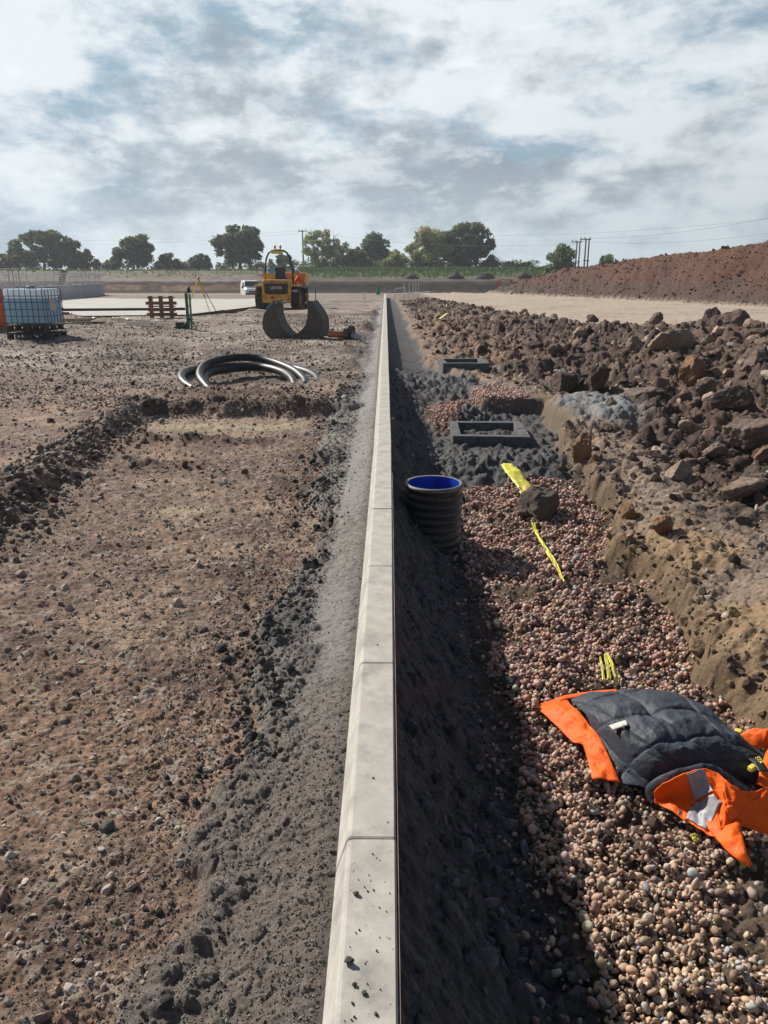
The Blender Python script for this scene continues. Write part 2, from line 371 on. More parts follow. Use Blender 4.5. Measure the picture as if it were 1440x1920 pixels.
def terrain(x, y):
    x = np.asarray(x, np.float64); y = np.asarray(y, np.float64)
    k = koff(y); xr = x-k
    nb = fbm(x*0.35, y*0.35, 3, 1); nm = fbm(x*1.6, y*1.6, 4, 2); nf = fbm(x*7, y*7, 4, 3); nff = fbm(x*26, y*26, 3, 4)
    near = 1-sm(14, 40, y)
    # ---- plateau, dip and bank
    plat = -0.14-0.30*sm(26, 62, y)
    grn = (lumps(x*42, y*42, 48, 0.5)/42*0.36+lumps(x*85, y*85, 49, 0.6)/85*0.55+0.003*fbm(x*70, y*70, 2, 27))*(1-sm(5, 11, y))
    zl = plat+0.05*nb*sm(9, 14, y)+0.018*nm+0.012*nf+0.007*nff*near+grn
    # wheel ruts further off
    rut = fbm(x*0.6+y*0.22, y*0.9, 3, 9)
    zl = zl+0.10*rut*sm(9.5, 13, y)*(1-sm(45, 60, y))+0.03*fbm(x*1.9, y*3.1, 3, 29)*sm(9.5, 13, y)*(1-sm(30, 45, y))
    c = np.tile(np.array([0.200, 0.138, 0.104]), (len(x), 1))
    pat = fbm(x*0.55, y*0.8, 4, 21); pat2 = fbm(x*2.3, y*3.1, 4, 22)
    c = mixc(c, (0.255, 0.165, 0.117), sm(-0.05, 0.45, pat)*0.8)
    c = mixc(c, (0.36, 0.255, 0.185), sm(0.12, 0.5, pat2)*0.6)
    c = mixc(c, (0.115, 0.078, 0.062), sm(0.14, 0.55, -pat2)*0.8)
    grit = fbm(x*42, y*42, 2, 25)
    c = c*(1+0.55*grit*near)[:, None]
    c = mixc(c, (0.36, 0.31, 0.25), sm(0.30, 0.5, fbm(x*17, y*17, 3, 26))*0.7*near)
    wet = np.ones(len(x))
    farl = sm(10, 14, y)
    c = mixc(c, (0.20, 0.165, 0.14), farl*0.75)
    c = mixc(c, (0.34, 0.29, 0.24), farl*sm(-0.05, 0.3, fbm(x*0.28, y*0.9, 5, 23))*0.85)
    c = mixc(c, (0.085, 0.066, 0.057), farl*sm(0.0, 0.3, fbm(x*0.33+9, y*0.9, 5, 24))*0.85)
    c = mixc(c, (0.40, 0.36, 0.32), farl*sm(0.2, 0.4, fbm(x*2.2, y*2.2, 3, 28))*0.5*(1-sm(35, 55, y)))
    # ---- scraped strip by the kerb
    wx = -2.72-0.07*(y-6)+0.10*vn(y*0.9, y*0, 31)
    stepy = 9.15+0.12*vn(x*1.6, x*0, 32)+0.07*vn(x*6, x*0, 33)
    ins = sm(-0.12, 0.12, x-wx)*(1-sm(-0.05, 0.22, y-stepy))
    lm = lumps(x*9, y*9, 40, 0.45)/9
    lm2 = lumps(x*20, y*20, 46, 0.5)/20
    zl = zl-0.115*ins+(lm*0.16+lm2*0.25)*near
    wr = 0.5*np.exp(-((x-wx+0.06)/0.24)**2)*sm(2.2, 4.2, y)*(1-sm(8.9, 9.4, y))
    zl = zl+wr*(0.10+0.06*nf+0.6*lumps(x*7, y*7, 41, 0.8)/7)
    c = mixc(c, (0.15, 0.125, 0.105), wr*0.7)
    def ridge(y0, x0, x1, amp, wd, slope=0.0):
        yy = y0+slope*(x-x0)+0.12*vn(x*2.2, x*0+y0, 34)
        return np.exp(-((y-yy)/wd)**2)*sm(x0-0.25, x0+0.1, x)*(1-sm(x1-0.2, x1+0.3, x))*amp
    rg = ridge(9.30, -3.2, -0.45, 0.10, 0.16)+ridge(7.75, -2.75, -1.25, 0.075, 0.13)+ridge(6.65, -2.35, -1.65, 0.055, 0.10)+ridge(10.2, -3.0, -1.6, 0.06, 0.16)
    rgm = rg*(0.75+0.6*nf+1.6*lumps(x*8, y*8, 42, 0.8)/8*8*0.35)
    zl = zl+rgm
    c = mixc(c, (0.085, 0.055, 0.043), np.clip(rg*11, 0, 0.85))
    sand = np.exp(-((y-8.6-0.1*vn(x*2, x*0, 35))/0.22)**2)*sm(-3.0, -2.4, x)*(1-sm(-1.3, -0.8, x))
    sand = np.maximum(sand, np.exp(-((y-5.35)/0.13)**2-((x+1.5)/0.22)**2))
    c = mixc(c, (0.37, 0.295, 0.205), np.clip(sand*1.1+0.5*sand*nf, 0, 0.9))
    # mounds of soil further along the kerb, and one on the left
    soil = np.exp(-((xr+0.75-0.02*(y-18))/0.24)**2)*sm(13.5, 15.5, y)*(1-sm(48, 56, y))*np.clip(0.55+0.9*vn(y*0.7, y*0, 36), 0.12, 1.3)
    zl = zl+soil*(0.13+0.05*nf); c = mixc(c, (0.095, 0.070, 0.058), np.clip(soil*1.0, 0, 0.8))
    hole = np.exp(-(((x+2.15)/0.75)**2+((y-11.9)/0.75)**2)**2)
    zl = zl-0.10*hole; c = mixc(c, (0.085, 0.060, 0.048), hole*0.6)
    m1 = np.exp(-((x+5.05)/0.7)**2-((y-14.3)/0.22)**2); zl = zl+m1*(0.10+0.12*np.abs(nf)); c = mixc(c, (0.075, 0.058, 0.05), m1*0.8)
    m2 = np.exp(-((x+2.2)/1.1)**2-((y-10.65)/0.16)**2); zl = zl+m2*(0.06+0.05*nf)
    # ---- concrete haunch on the left of the kerb
    hw = 0.34+0.13*vn(y*1.25, y*0, 50)+0.07*vn(y*4.2, y*0, 51)+0.06*nf+0.05*(1-sm(1.5, 3.2, y))+0.15*sm(5, 8, y)*(1-sm(9, 11, y))
    d = -0.138-xr
    hz = -0.112-0.075*sm(0.0, 0.30, d)-0.05*sm(0.22, 0.7, d)
    yj = y+0.35*fbm(x*5+2, y*3, 3, 56)
    smo = sm(2.2, 2.75, yj)*(1-sm(9, 10, y))*(0.35+0.65*sm(-0.35, 0.05, fbm(x*1.5, y*1.9, 3, 52)))
    rough_h = sm(0.10+0.06*smo, 0.26, d+0.04*nf+0.08*vn(y*1.1, y*0+7, 57))
    nearh = 1-sm(2.1, 2.85, yj)
    rough_h = np.maximum(rough_h*(1-0.3*nearh), nearh*(0.16+0.5*sm(0.18, 0.34, d+0.05*nm)))
    hz = hz+(0.002+0.030*rough_h)*nf+0.006*nff*(0.25+0.75*rough_h)+rough_h*(lumps(x*24, y*24, 43, 0.6)/24)*0.7+0.006*fbm(x*14, y*50, 3, 44)+grn*(0.35+0.55*rough_h)-0.006*sm(0.80, 0.97, 1-np.abs(fbm(x*9, y*16, 3, 55)))
    hm = (1-sm(-0.03, 0.06, d-hw))*(x < k)*(1-sm(40, 52, y))
    edge = np.exp(-((d-hw+0.05)/0.09)**2)*(x < k)*sm(0, .3, 1-sm(10, 12, y))
    zl = zl*(1-hm)+np.maximum(hz, zl-0.03)*hm+edge*(0.008+0.028*lumps(x*15, y*15, 45, 0.8))
    cc = np.tile(np.array([0.165, 0.146, 0.132]), (len(x), 1))*(1+0.5*grit*near)[:, None]
    cc = mixc(cc, (0.090, 0.084, 0.079), rough_h*sm(-0.1, 0.5, nm+0.5*nf)*0.9)
    cc = mixc(cc, (0.205, 0.192, 0.178), (1-rough_h)*sm(-0.25, 0.2, fbm(x*2, y*0.7, 3, 47)+0.3*nf)*0.85*sm(2.15, 2.8, yj))
    cc = mixc(cc, (0.150, 0.122, 0.104), (1-sm(2.1, 2.9, yj))*0.8)
    cc = mixc(cc, (0.085, 0.076, 0.066), np.exp(-(d/0.035)**2)*0.8)
    hmc = np.clip(hm+0.7*edge, 0, 1)
    c = c*(1-hmc[:, None])+cc*hmc[:, None]
    wet = wet*(1-(0.55+0.35*(1-rough_h))*hmc)
    # ---- right: trench, its wall, the spoil heap
    xw = wall_x(y)
    zf = np.interp(y, [0, 3, 5.5, 7, 8, 11, 14, 30, 60], [-0.72, -0.71, -0.69, -0.62, -0.55, -0.50, -0.42, -0.36, -0.34])
    hx = np.interp(y, [0, 7, 11, 14, 60], [0.50, 0.50, 0.60, 0.72, 0.55])
    st0 = np.interp(y, [0, 9, 13, 60], [-0.20, -0.20, -0.15, -0.13])
    t = np.clip((xr-0.03)/(hx-0.03), 0, 1)
    slope = st0+(zf-st0)*(t*(1-0.35*t)/(0.65))
    zr = np.where(xr < hx, slope, zf)+0.022*nm+0.014*nf+0.006*nff*near+(lumps(x*14, y*14, 53, 0.6)/14*0.9+0.05*np.abs(fbm(x*4.5, y*4.5, 3, 58)))*(1-sm(13.5, 15, y))+grn*1.6
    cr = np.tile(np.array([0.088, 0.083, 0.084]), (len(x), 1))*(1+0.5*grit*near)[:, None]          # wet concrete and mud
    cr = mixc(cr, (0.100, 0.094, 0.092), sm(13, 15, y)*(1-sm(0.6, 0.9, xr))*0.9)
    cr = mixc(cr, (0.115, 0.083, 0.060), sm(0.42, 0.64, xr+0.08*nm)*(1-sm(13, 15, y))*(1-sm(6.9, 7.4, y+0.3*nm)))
    # concrete heaps round the block chambers
    def blob(x0, y0, rx, ry): return np.exp(-(((x-x0)/rx)**2+((y-y0)/ry)**2)**1.5)
    conc = np.maximum.reduce([blob(0.95, 7.95, 1.05, 0.75), blob(1.0, 9.95, 0.55, 0.45), blob(2.62, 9.75, 0.55, 0.75), blob(0.85, 12.9, 0.8, 1.0), blob(1.75, 13.5, 0.5, 0.6), blob(1.0, 14.6, 0.8, .5)])
    bump_c = 0.06*blob(0.9, 7.7, 1.0, 0.45)+0.17*blob(0.95, 10.15, 0.48, 0.33)+0.16*blob(0.85, 12.6, 0.7, 0.8)+0.20*blob(1.75, 13.3, 0.45, 0.5)+0.05*blob(1.6, 7.6, .4, .4)
    zr = zr+bump_c*(1+0.5*nf)+conc*(lumps(x*13, y*13, 54, 0.85)/13)*0.9
    cr = mixc(cr, (0.070, 0.072, 0.076), np.clip(conc*1.3, 0, 1)*(0.75+0.25*np.clip(nf*2, -1, 1)))
    peb2 = np.maximum.reduce([blob(0.72, 10.4, 0.22, 0.9), blob(1.05, 11.2, 0.4, 0.4)])
    cr = mixc(cr, (0.23, 0.135, 0.10), peb2*0.9)
    # ledge with gravel behind the first chamber
    led = sm(-0.04, 0.05, x-1.28-0.05*nf)*sm(-0.05, 0.05, y-10.75-0.06*nf)*(1-sm(12.0, 12.8, y))
    zr = zr*(1-led)+(-0.28+0.015*nf)*led
    cr = mixc(cr, (0.245, 0.145, 0.11), led*blob(1.62, 11.35, 0.45, 0.75)); 
    # gravelly slope further on
    gs = sm(14.5, 16.5, y)*(1-sm(30, 40, y))
    # ground to the right of the wall
    cx, cz = crest(y)
    tt = np.clip((x-xw-0.15)/np.maximum(cx-xw-0.15, 0.3), 0, 1)
    zt0 = np.interp(y, [0, 3, 6, 9, 12, 15, 30, 60], [-0.38, -0.37, -0.34, -0.30, -0.28, -0.30, -0.30, -0.32])
    drop = np.interp(y, [0, 3, 5, 7.5, 9, 60], [0.17, 0.17, 0.13, 0.06, 0.0, 0.0])*(1-sm(0.05, 0.55, x-xw+0.10*nm))
    hh = sm(0.12, 0.95, tt)
    zg = zt0+(cz-zt0)*hh-drop
    over = x-cx
    back = np.clip(over, 0, None)
    road = -0.32
    zg = np.where(over > 0, np.maximum(cz-0.62*back, road), zg)
    mort = np.exp(-(((x-2.62)/0.55)**2+((y-9.75)/0.80)**2)**2)*sm(2.03, 2.10, x+0.03*nf)
    big = (1-0.9*np.clip(mort*1.5, 0, 1))*sm(0.02, 0.2, tt+0.06*nm)*(1-sm(0.6, 1.2, over))*sm(4.6, 6.4, y)
    bl = lumps(x*1.7, y*1.7, 60, 0.75)/1.7; b2 = lumps(x*3.9+2, y*3.9, 61, 0.8)/3.9; b3 = lumps(x*9, y*9, 62, 0.8)/9
    near2 = 1-sm(25, 55, y)
    zg = zg+big*(0.30*bl+0.62*b2+0.70*b3+0.55*lumps(x*17, y*17, 68, .8)/17+0.08*nm+0.05*nf-0.12)*(0.35+0.65*near2)+0.03*nm+0.02*nf+0.008*nff*near+(b3*0.28+0.45*lumps(x*17, y*17, 63, .6)/17+0.6*lumps(x*40, y*40, 85, .7)/40)*(1-big)*near*(over < 0)+(0.045*nf+0.05*nm)*np.exp(-((x-xw-0.15)/0.25)**2)*near
    zg = zg+mort*(0.16+0.07*nm+0.035*nf+0.4*lumps(x*20, y*20, 90, .8)/20)
    cg = np.tile(np.array([0.225, 0.172, 0.135]), (len(x), 1))*(1+0.4*grit*near)[:, None]
    cg = mixc(cg, (0.285, 0.195, 0.115), sm(-0.35, 0.2, nm+0.4*nb)*(1-sm(0.35, 0.75, x-xw))*(1-sm(5.2, 6.5, y))*0.95)
    cg = mixc(cg, (0.27, 0.19, 0.12), sm(0.1, 0.5, pat2)*0.5)
    cg = mixc(cg, (0.098, 0.066, 0.053), big*0.92)
    cg = mixc(cg, (0.21, 0.15, 0.11), big*sm(0.15, 0.5, fbm(x*1.1, y*1.1, 4, 64))*0.6)
    cg = mixc(cg, (0.048, 0.036, 0.033), big*sm(0.05, 0.5, fbm(x*0.9+5, y*0.9, 4, 65))*0.7)
    cg = mixc(cg, (0.24, 0.15, 0.105), gs*(1-sm(0.2, 0.55, tt))*sm(-0.3, 0.2, nm)*0.8)
    cg = mixc(cg, (0.20, 0.215, 0.225), np.clip(mort*1.4, 0, 1)*(0.8+0.2*np.clip(2*nf, -1, 1)))
    # haul road of pale stone
    rd = sm(0.25, 0.9, over)
    cg = mixc(cg, (0.385, 0.315, 0.25), rd)
    cg = mixc(cg, (0.29, 0.22, 0.165), rd*sm(0.05, 0.4, fbm(x*0.25+y*0.3, (y*0.8-x*.35), 4, 66))*0.6)
    zg = zg+rd*0.02*fbm(x*0.8+y*0.5, y*1.5, 3, 67)
    wl = sm(-0.06, 0.08, x-xw+0.05*nm+0.03*nf)
    zr = zr*(1-wl)+zg*wl
    cr = cr*(1-wl[:, None])+cg*wl[:, None]
    wface = np.exp(-((x-xw-0.02)/0.09)**2)*(1-sm(11, 12.5, y))
    cr = mixc(cr, (0.165, 0.115, 0.072), wface*0.8)
    wr_ = (1-0.5*np.clip(conc, 0, 1)*(1-wl))
    # ---- join left and right under the kerb
    s = sm(-0.10, 0.02, xr)
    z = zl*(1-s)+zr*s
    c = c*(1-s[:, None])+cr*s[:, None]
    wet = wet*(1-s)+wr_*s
    slabm = (1-sm(-6.9, -6.2, x+0.02*(y-40)))*sm(30.5, 31.5, y-0.12*np.clip(x+9, 0, 9)*3)*(1-sm(60, 62, y))
    z = z-0.22*slabm
    # ---- everything beyond 45 m
    plate_end = 70+3*vn(x*0.1, x*0, 70)
    pl = np.where(x > -4, -0.32, plat)
    fb = sm(48, 60, y)*(over < 1)
    z = z*(1-fb)+(pl+0.03*nb)*fb
    c = mixc(c, (0.20, 0.165, 0.135), fb*0.8)
    dp = sm(0, 20, y-plate_end)
    z = z*(1-dp)+(-1.45+0.08*nb)*dp
    c = mixc(c, (0.24, 0.195, 0.160), dp*0.8)
    # mound of red earth
    best = np.full(len(x), -9.0)
    bx = np.array([p[0] for p in MOUND_B]); by = np.array([p[1] for p in MOUND_B])
    xb = np.interp(y, by[np.argsort(by)], bx[np.argsort(by)], left=27.0, right=1e3)
    dist = (x-xb)*0.90+0.5*nb
    hc = np.interp(y, [20, 38, 47, 52, 57, 64, 68, 71, 75], [3.6, 3.9, 3.4, 2.7, 2.5, 1.75, 0.4, -0.3, -0.4])
    hc = hc+0.12*vn(y*0.35, y*0, 71)+0.15*fbm(x*0.5, y*0.5, 3, 72)*sm(1, 4, dist)
    sl_ = np.clip(dist, 0, None)*0.62
    zm = -0.32+np.minimum(sl_, np.maximum(hc+0.32, 0)-np.clip(sl_-hc-0.32, 0, 3)*0.05)
    mm = (dist > 0) & (y < 76)
    mr = sm(0.0, 0.35, dist)*(y < 76)
    zm = zm+mr*(0.10*lumps(x*0.9, y*0.9, 73, 0.8)+0.3*lumps(x*2.2, y*2.2, 74, 0.85)/2.2+0.4*lumps(x*4.7, y*4.7, 80, 0.85)/4.7+0.06*nm)*np.clip((zm+0.4)*1.2, 0, 1)
    z = np.where(mm, np.maximum(z, zm), z)
    cm = np.tile(np.array([0.094, 0.043, 0.027]), (len(x), 1))
    cm = mixc(cm, (0.150, 0.070, 0.030), sm(2.0, 3.5, z)*sm(-0.3, 0.3, nb)*0.9)
    cm = mixc(cm, (0.070, 0.045, 0.037), (1-sm(0.2, 1.4, z+0.4*nb))*0.95)
    cm = mixc(cm, (0.085, 0.046, 0.036), sm(0.1, 0.5, nm)*0.5)
    c = np.where(mm[:, None], c*(1-mr[:, None])+cm*mr[:, None], c)
    # the cut bank and the field behind
    by0 = 121+2.0*vn(x*0.05, x*0, 75)
    leftn = 1-sm(-24, -14, x)
    bk = sm(0, 3.2, y-by0)
    zb = -1.45+1.75*bk+1.45*sm(4.5, 13, y-by0)+0.12*fbm(x*0.4, y*0.4, 3, 76)*bk-0.25*np.exp(-((y-by0+0.8)/0.9)**2)
    zb = zb+0.0035*np.clip(y-140, 0, None)
    use = y > 112
    z = np.where(use, np.maximum(zb, -1.75), z)
    hb = np.clip((zb+1.45)/1.75, 0, 1)+0.10*vn(x*0.5, x*0, 77)
    zb = zb+0.22*fbm(x*0.9, y*1.3, 3, 89)*bk*(1-sm(8, 10, y-by0))
    cut = sm(-1.8, -0.6, y-by0)*(1-sm(6.5, 8.5, y-by0+1.0*vn(x*.3, x*0, 79)-2.5*leftn))
    cb = np.tile(np.array([0.060, 0.042, 0.038]), (len(x), 1))
    cb = mixc(cb, (0.10, 0.075, 0.062), sm(0.8, 0.95, hb)*0.8)
    strk = sm(-0.35, 0.15, vn(x*0.22, x*0+3, 87)+0.5*vn(x*0.7+hb*1.5, x*0, 88))
    cb = mixc(cb, (0.33, 0.20, 0.125), leftn*sm(0.16, 0.24, hb)*(1-sm(0.60, 0.70, hb))*(0.35+0.65*strk))
    cb = mixc(cb, (0.175, 0.135, 0.115), leftn*sm(0.85, 0.95, hb)*0.9)
    cb = cb*(1+0.7*fbm(x*1.3, y*2.2+zb*3, 4, 99))[:, None]
    c = c*(1-cut[:, None])+cb*cut[:, None]
    gr = sm(6.5, 8.5, y-by0+1.0*vn(x*.3, x*0, 79)-2.5*leftn)
    cgs = np.tile(np.array([0.075, 0.125, 0.035]), (len(x), 1))
    cgs = mixc(cgs, (0.11, 0.125, 0.05), sm(0, 0.4, fbm(x*0.3, y*0.3, 3, 78)))
    cgs = mixc(cgs, (0.13, 0.11, 0.075), leftn*0.5*(1-sm(12, 15, y-by0)))
    c = c*(1-gr[:, None])+cgs*gr[:, None]
    return z, np.clip(c, 0.01, 0.9), np.clip(wet, 0, 1)
def zat(x, y):
    return float(terrain(np.array([x]), np.array([y]))[0][0])
def gp(u, v, z0=-0.3, it=6):
    p = at_z(u, v, z0)
    for _ in range(it):
        z0 = 0.5*z0+0.5*zat(p.x, p.y); p = at_z(u, v, z0)
    p.z = zat(p.x, p.y); return p

def build_ground():
    ys = [0.30]
    while ys[-1] < 150: ys.append(ys[-1]+(min(0.30, 0.0011*ys[-1]**1.55) if 114 < ys[-1] < 138 else max(0.0011*ys[-1]**1.55, 0.004)))
    while ys[-1] < 1500: ys.append(ys[-1]*1.06)
    ys = [-60, -20, -8, -3, -1, -0.3, 0.0]+ys
    ys = np.array(ys)
    q = np.linspace(-1, 1, 901)
    s = 0.60*q+0.75*np.sign(q)*np.abs(q)**7           # denser in the middle of the view
    wdt = np.where(ys > 0, ys+0.75, 0.75-ys*2.0)
    X = s[None, :]*wdt[:, None]; Y = np.repeat(ys[:, None], len(s), 1)
    # a few very wide columns at both ends
    X[:, 0] = -np.maximum(wdt*2.2, 30)-300*(ys > 60); X[:, -1] = -X[:, 0]
    x = X.ravel(); y = Y.ravel(); yy = np.maximum(y, 0.0)
    z = np.empty(len(x)); c = np.empty((len(x), 3)); w = np.empty(len(x))
    for i in range(0, len(x), 200000):
        z[i:i+200000], c[i:i+200000], w[i:i+200000] = terrain(x[i:i+200000], yy[i:i+200000])
    n = len(s); r = len(ys)
    i = (np.arange(r-1)[:, None]*n+np.arange(n-1)[None, :]).ravel()
    Fq = np.stack([i, i+1, i+n+1, i+n], 1)
    o = mesh_np('ground', np.stack([x, y, z], 1), Fq, M['ground'], col=c, wet=w)
    tag(o, kind='structure')
build_ground()

# ------------------------------------------------------------------ stones, pebbles, clods
def ico(sub):
    bm = bmesh.new(); bmesh.ops.create_icosphere(bm, subdivisions=sub, radius=1.0)
    V = np.array([v.co[:] for v in bm.verts]); Fc = np.array([[v.index for v in f.verts] for f in bm.faces]); bm.free(); return V, Fc
ICO = {k: ico(k) for k in (1, 2, 3, 4, 5)}
def rock_proto(sub, r, ncut=9, cut=(0.55, 0.95), rough=0.08, sc=(1, .85, .65), clod=0.0):
    V, Fc = ICO[sub]; n = V/np.linalg.norm(V, axis=1)[:, None]
    rad = np.full(len(n), 1.0)
    for _ in range(ncut):
        d = r.normal(size=3); d /= np.linalg.norm(d); h = r.uniform(*cut)
        dt = n@d; rad = np.where(dt > 1e-3, np.minimum(rad, h/np.maximum(dt, 1e-3)), rad)
    a = r.uniform(0, 50); nz = lambda k, sd: vn3(n[:, 0]*k+a, n[:, 1]*k+a*.7, n[:, 2]*k+a*.3, sd)
    if rough:
        rad = rad*(1+rough*(nz(1.7, 5)+0.8*nz(3.6, 6)+0.5*nz(8, 8)))
    if clod:
        rad = rad*(1+clod*(1.0*(0.5-np.abs(nz(2.6, 11)))+0.7*(0.5-np.abs(nz(5.5, 12)))+0.45*nz(11, 13)+0.28*nz(22, 14)))
    V = n*rad[:, None]*np.array(sc)[None, :]
    return V, Fc
def rots(n, r, tilt=1.0):
    q = r.normal(size=(n, 4)); q[:, 1:3] *= tilt; q /= np.linalg.norm(q, axis=1)[:, None]
    w, x, y, z = q.T
    return np.stack([np.stack([1-2*(y*y+z*z), 2*(x*y-z*w), 2*(x*z+y*w)], -1),
                     np.stack([2*(x*y+z*w), 1-2*(x*x+z*z), 2*(y*z-x*w)], -1),
                     np.stack([2*(x*z-y*w), 2*(y*z+x*w), 1-2*(x*x+y*y)], -1)], 1)
def scatter(name, protos, P, S, C, material, r, tilt=1.0, smooth=True):
    """one mesh of many small pieces: P positions, S sizes, C colours"""
    Vs = []; Fs = []; Cs = []; base = 0
    which = r.integers(0, len(protos), len(P))
    for k, (V, Fc) in enumerate(protos):
        idx = np.nonzero(which == k)[0]
        if not len(idx): continue
        Rm = rots(len(idx), r, tilt)
        W_ = np.einsum('nij,vj->nvi', Rm, V)*S[idx][:, None, None]+P[idx][:, None, :]
        Vs.append(W_.reshape(-1, 3)); Cs.append(np.repeat(C[idx], len(V), 0))
        Fs.append((Fc[None]+(np.arange(len(idx))*len(V))[:, None, None]+base).reshape(-1, 3)); base += len(idx)*len(V)
    return mesh_np(name, np.concatenate(Vs), np.concatenate(Fs), material, col=np.concatenate(Cs), smooth=smooth)
def palette(n, cols, r, jit=0.18):
    cols = np.array(cols); c = cols[r.integers(0, len(cols), n)]
    return np.clip(c*(1+jit*r.normal(size=(n, 1)))*(1+0.05*r.normal(size=(n, 3))), 0.012, 0.8)

def build_stones():
    r = np.random.default_rng(11)
    STONE = [(0.40, 0.35, 0.29), (0.26, 0.215, 0.175), (0.30, 0.25, 0.2), (0.22, 0.17, 0.13), (0.19, 0.165, 0.15), (0.25, 0.165, 0.12), (0.36, 0.32, 0.27), (0.17, 0.12, 0.09), (0.20, 0.18, 0.17)]
    # left: spread thins with distance
    N = 60000
    y = 1.0*np.exp(r.uniform(0, 1, N)*np.log(32.0)); x = -0.15-r.uniform(0, 1, N)*(0.72*y+0.75)
    dens = fbm(x*0.9, y*0.9, 4, 81); d = -0.138-x+koff(y)
    keep = (d > 0.42+0.15*vn(y*1.3, y*0, 50)) & (r.uniform(-0.75, 0.75, N) < dens+0.28)
    x, y = x[keep], y[keep]; z = terrain(x, y)[0]
    S = np.clip(0.0040*np.exp(r.normal(size=len(x))*0.62), 0.0022, 0.016)*np.clip((y/2.2)**0.45, 1, 2.2)
    C = palette(len(x), STONE, r)
    lo = [rock_proto(1, r, 5, (.6, .95), 0.10) for _ in range(12)]; lo2 = [rock_proto(2, r, 13, (.42, .85), 0.08, (1, r.uniform(.6, .95), r.uniform(.5, .8)), clod=0.05) for _ in range(20)]
    nr = y < 4.0
    for kk, pr_, lab in ((nr, lo2, 'small loose stones spread over the near brown dirt left of the kerb'), (~nr, lo, 'small loose stones spread over the farther dirt left of the kerb')):
        o = scatter('gravel', pr_, np.stack([x, y, z+S*0.15], 1)[kk], S[kk], C[kk], M['stone'], r, smooth=False)
        tag(o, lab, 'stones', kind='stuff')
    # bigger stones left
    N = 2100
    y = 1.2*np.exp(r.uniform(0, 1, N)*np.log(9.0)); x = -0.4-r.uniform(0, 1, N)*(0.6*y+0.5)
    keep = (-0.138-x > 0.5) & (r.uniform(-0.7, 0.7, N) < fbm(x*0.7+4, y*0.7, 3, 82)+0.05)
    x, y = x[keep], y[keep]; z = terrain(x, y)[0]
    S = np.clip(0.0115*np.exp(r.normal(size=len(x))*0.5), 0.007, 0.042)*np.clip((y/2.5)**.25, 1, 1.5)
    C = palette(len(x), STONE[:1]*2+[(0.33, 0.27, 0.21), (0.28, 0.215, 0.165), (0.22, 0.165, 0.13), (0.17, 0.12, 0.093), (0.30, 0.26, 0.225)], r)
    hi = [rock_proto(3, r, 14, (.42, .85), 0.07, (1, r.uniform(.6, .95), r.uniform(.45, .75)), clod=0.05) for _ in range(16)]
    o = scatter('rubble', hi, np.stack([x, y, z+S*0.02], 1), S, C, M['stone'], r, smooth=False)
    tag(o, 'fist sized broken stones half sunk in the brown dirt', 'stones', kind='stuff')
    # coarser gravel farther off
    N = 42000
    y = 8.5*np.exp(r.uniform(0, 1, N)*np.log(3.6)); x = koff(y)-0.5-r.uniform(0, 1, N)*(0.62*y)
    keep = (r.uniform(-0.55, 0.75, N) < fbm(x*0.5, y*1.1, 4, 86)) & (y > 9.0); x, y = x[keep], y[keep]; z = terrain(x, y)[0]
    S = np.clip(0.013*np.exp(r.normal(size=len(x))*0.45), 0.006, 0.05)*np.clip((y/12)**.4, 1, 1.5)
    C = palette(len(x), [(0.30, 0.26, 0.23), (0.40, 0.36, 0.32), (0.22, 0.18, 0.155), (0.16, 0.125, 0.105), (0.25, 0.19, 0.15)], r)
    o = scatter('gravel', lo, np.stack([x, y, z+S*0.15], 1), S, C, M['stone'], r, smooth=False)
    tag(o, 'coarse pale gravel strewn round the pipe coil and the bucket', 'gravel', kind='stuff')
    # row of crushed stone along the edge of the scraped strip
    N = 2000
    y = r.uniform(2.6, 9.2, N); x = -2.78-0.07*(y-6)+r.normal(size=N)*0.17
    z = terrain(x, y)[0]; S = np.clip(0.018*np.exp(r.normal(size=N)*0.45), 0.008, 0.05)*np.interp(y, [4, 9], [1.15, 0.8])
    C = palette(N, [(0.17, 0.135, 0.115), (0.22, 0.19, 0.165), (0.11, 0.083, 0.07), (0.13, 0.088, 0.07)], r)
    mid = [rock_proto(2, r, 9, (.55, .95), 0.05) for _ in range(10)]
    o = scatter('rubble', mid, np.stack([x, y, z+S*0.3], 1), S, C, M['stone'], r, smooth=False)
    tag(o, 'long low row of crushed grey stone at the left', 'stones', kind='stuff')
    # dark crumbs of concrete along the haunch
    N = 4200
    y = 1.2*np.exp(r.uniform(0, 1, N)*np.log(10.0))
    hw = 0.34+0.13*vn(y*1.25, y*0, 50)+0.07*vn(y*4.2, y*0, 51)+0.05*(1-sm(1.5, 3.2, y))+0.15*sm(5, 8, y)*(1-sm(9, 11, y))
    x = -0.138-hw+r.normal(size=N)*0.12+0.02+koff(y)
    keep = (x-koff(y) < -0.36) & (fbm(x*2.2, y*2.2, 3, 83)*1.6+r.uniform(-.35, .35, N) > 0.02); x, y = x[keep], y[keep]
    z = terrain(x, y)[0]; S = np.clip(0.0068*np.exp(r.normal(size=len(x))*0.55), 0.003, 0.024)*np.clip((y/2.5)**.4, 1, 1.7)
    C = palette(len(x), [(0.066, 0.062, 0.058), (0.085, 0.078, 0.07), (0.055, 0.053, 0.052), (0.12, 0.105, 0.09)], r)
    crm = [rock_proto(3, r, 6, (.6, .95), 0.16, (1, .9, .7), clod=0.16) for _ in range(12)]
    o = scatter('rubble', crm, np.stack([x, y, z+S*0.3], 1), S, C, M['clod'], r)
    tag(o, 'dark crumbs of fresh concrete along the kerb backing', 'crumbs', kind='stuff')
    N = 26000
    y = 1.15*np.exp(r.uniform(0, 1, N)*np.log(8.0)); x = -0.15-r.uniform(0, 1, N)**1.2*0.75+koff(y)
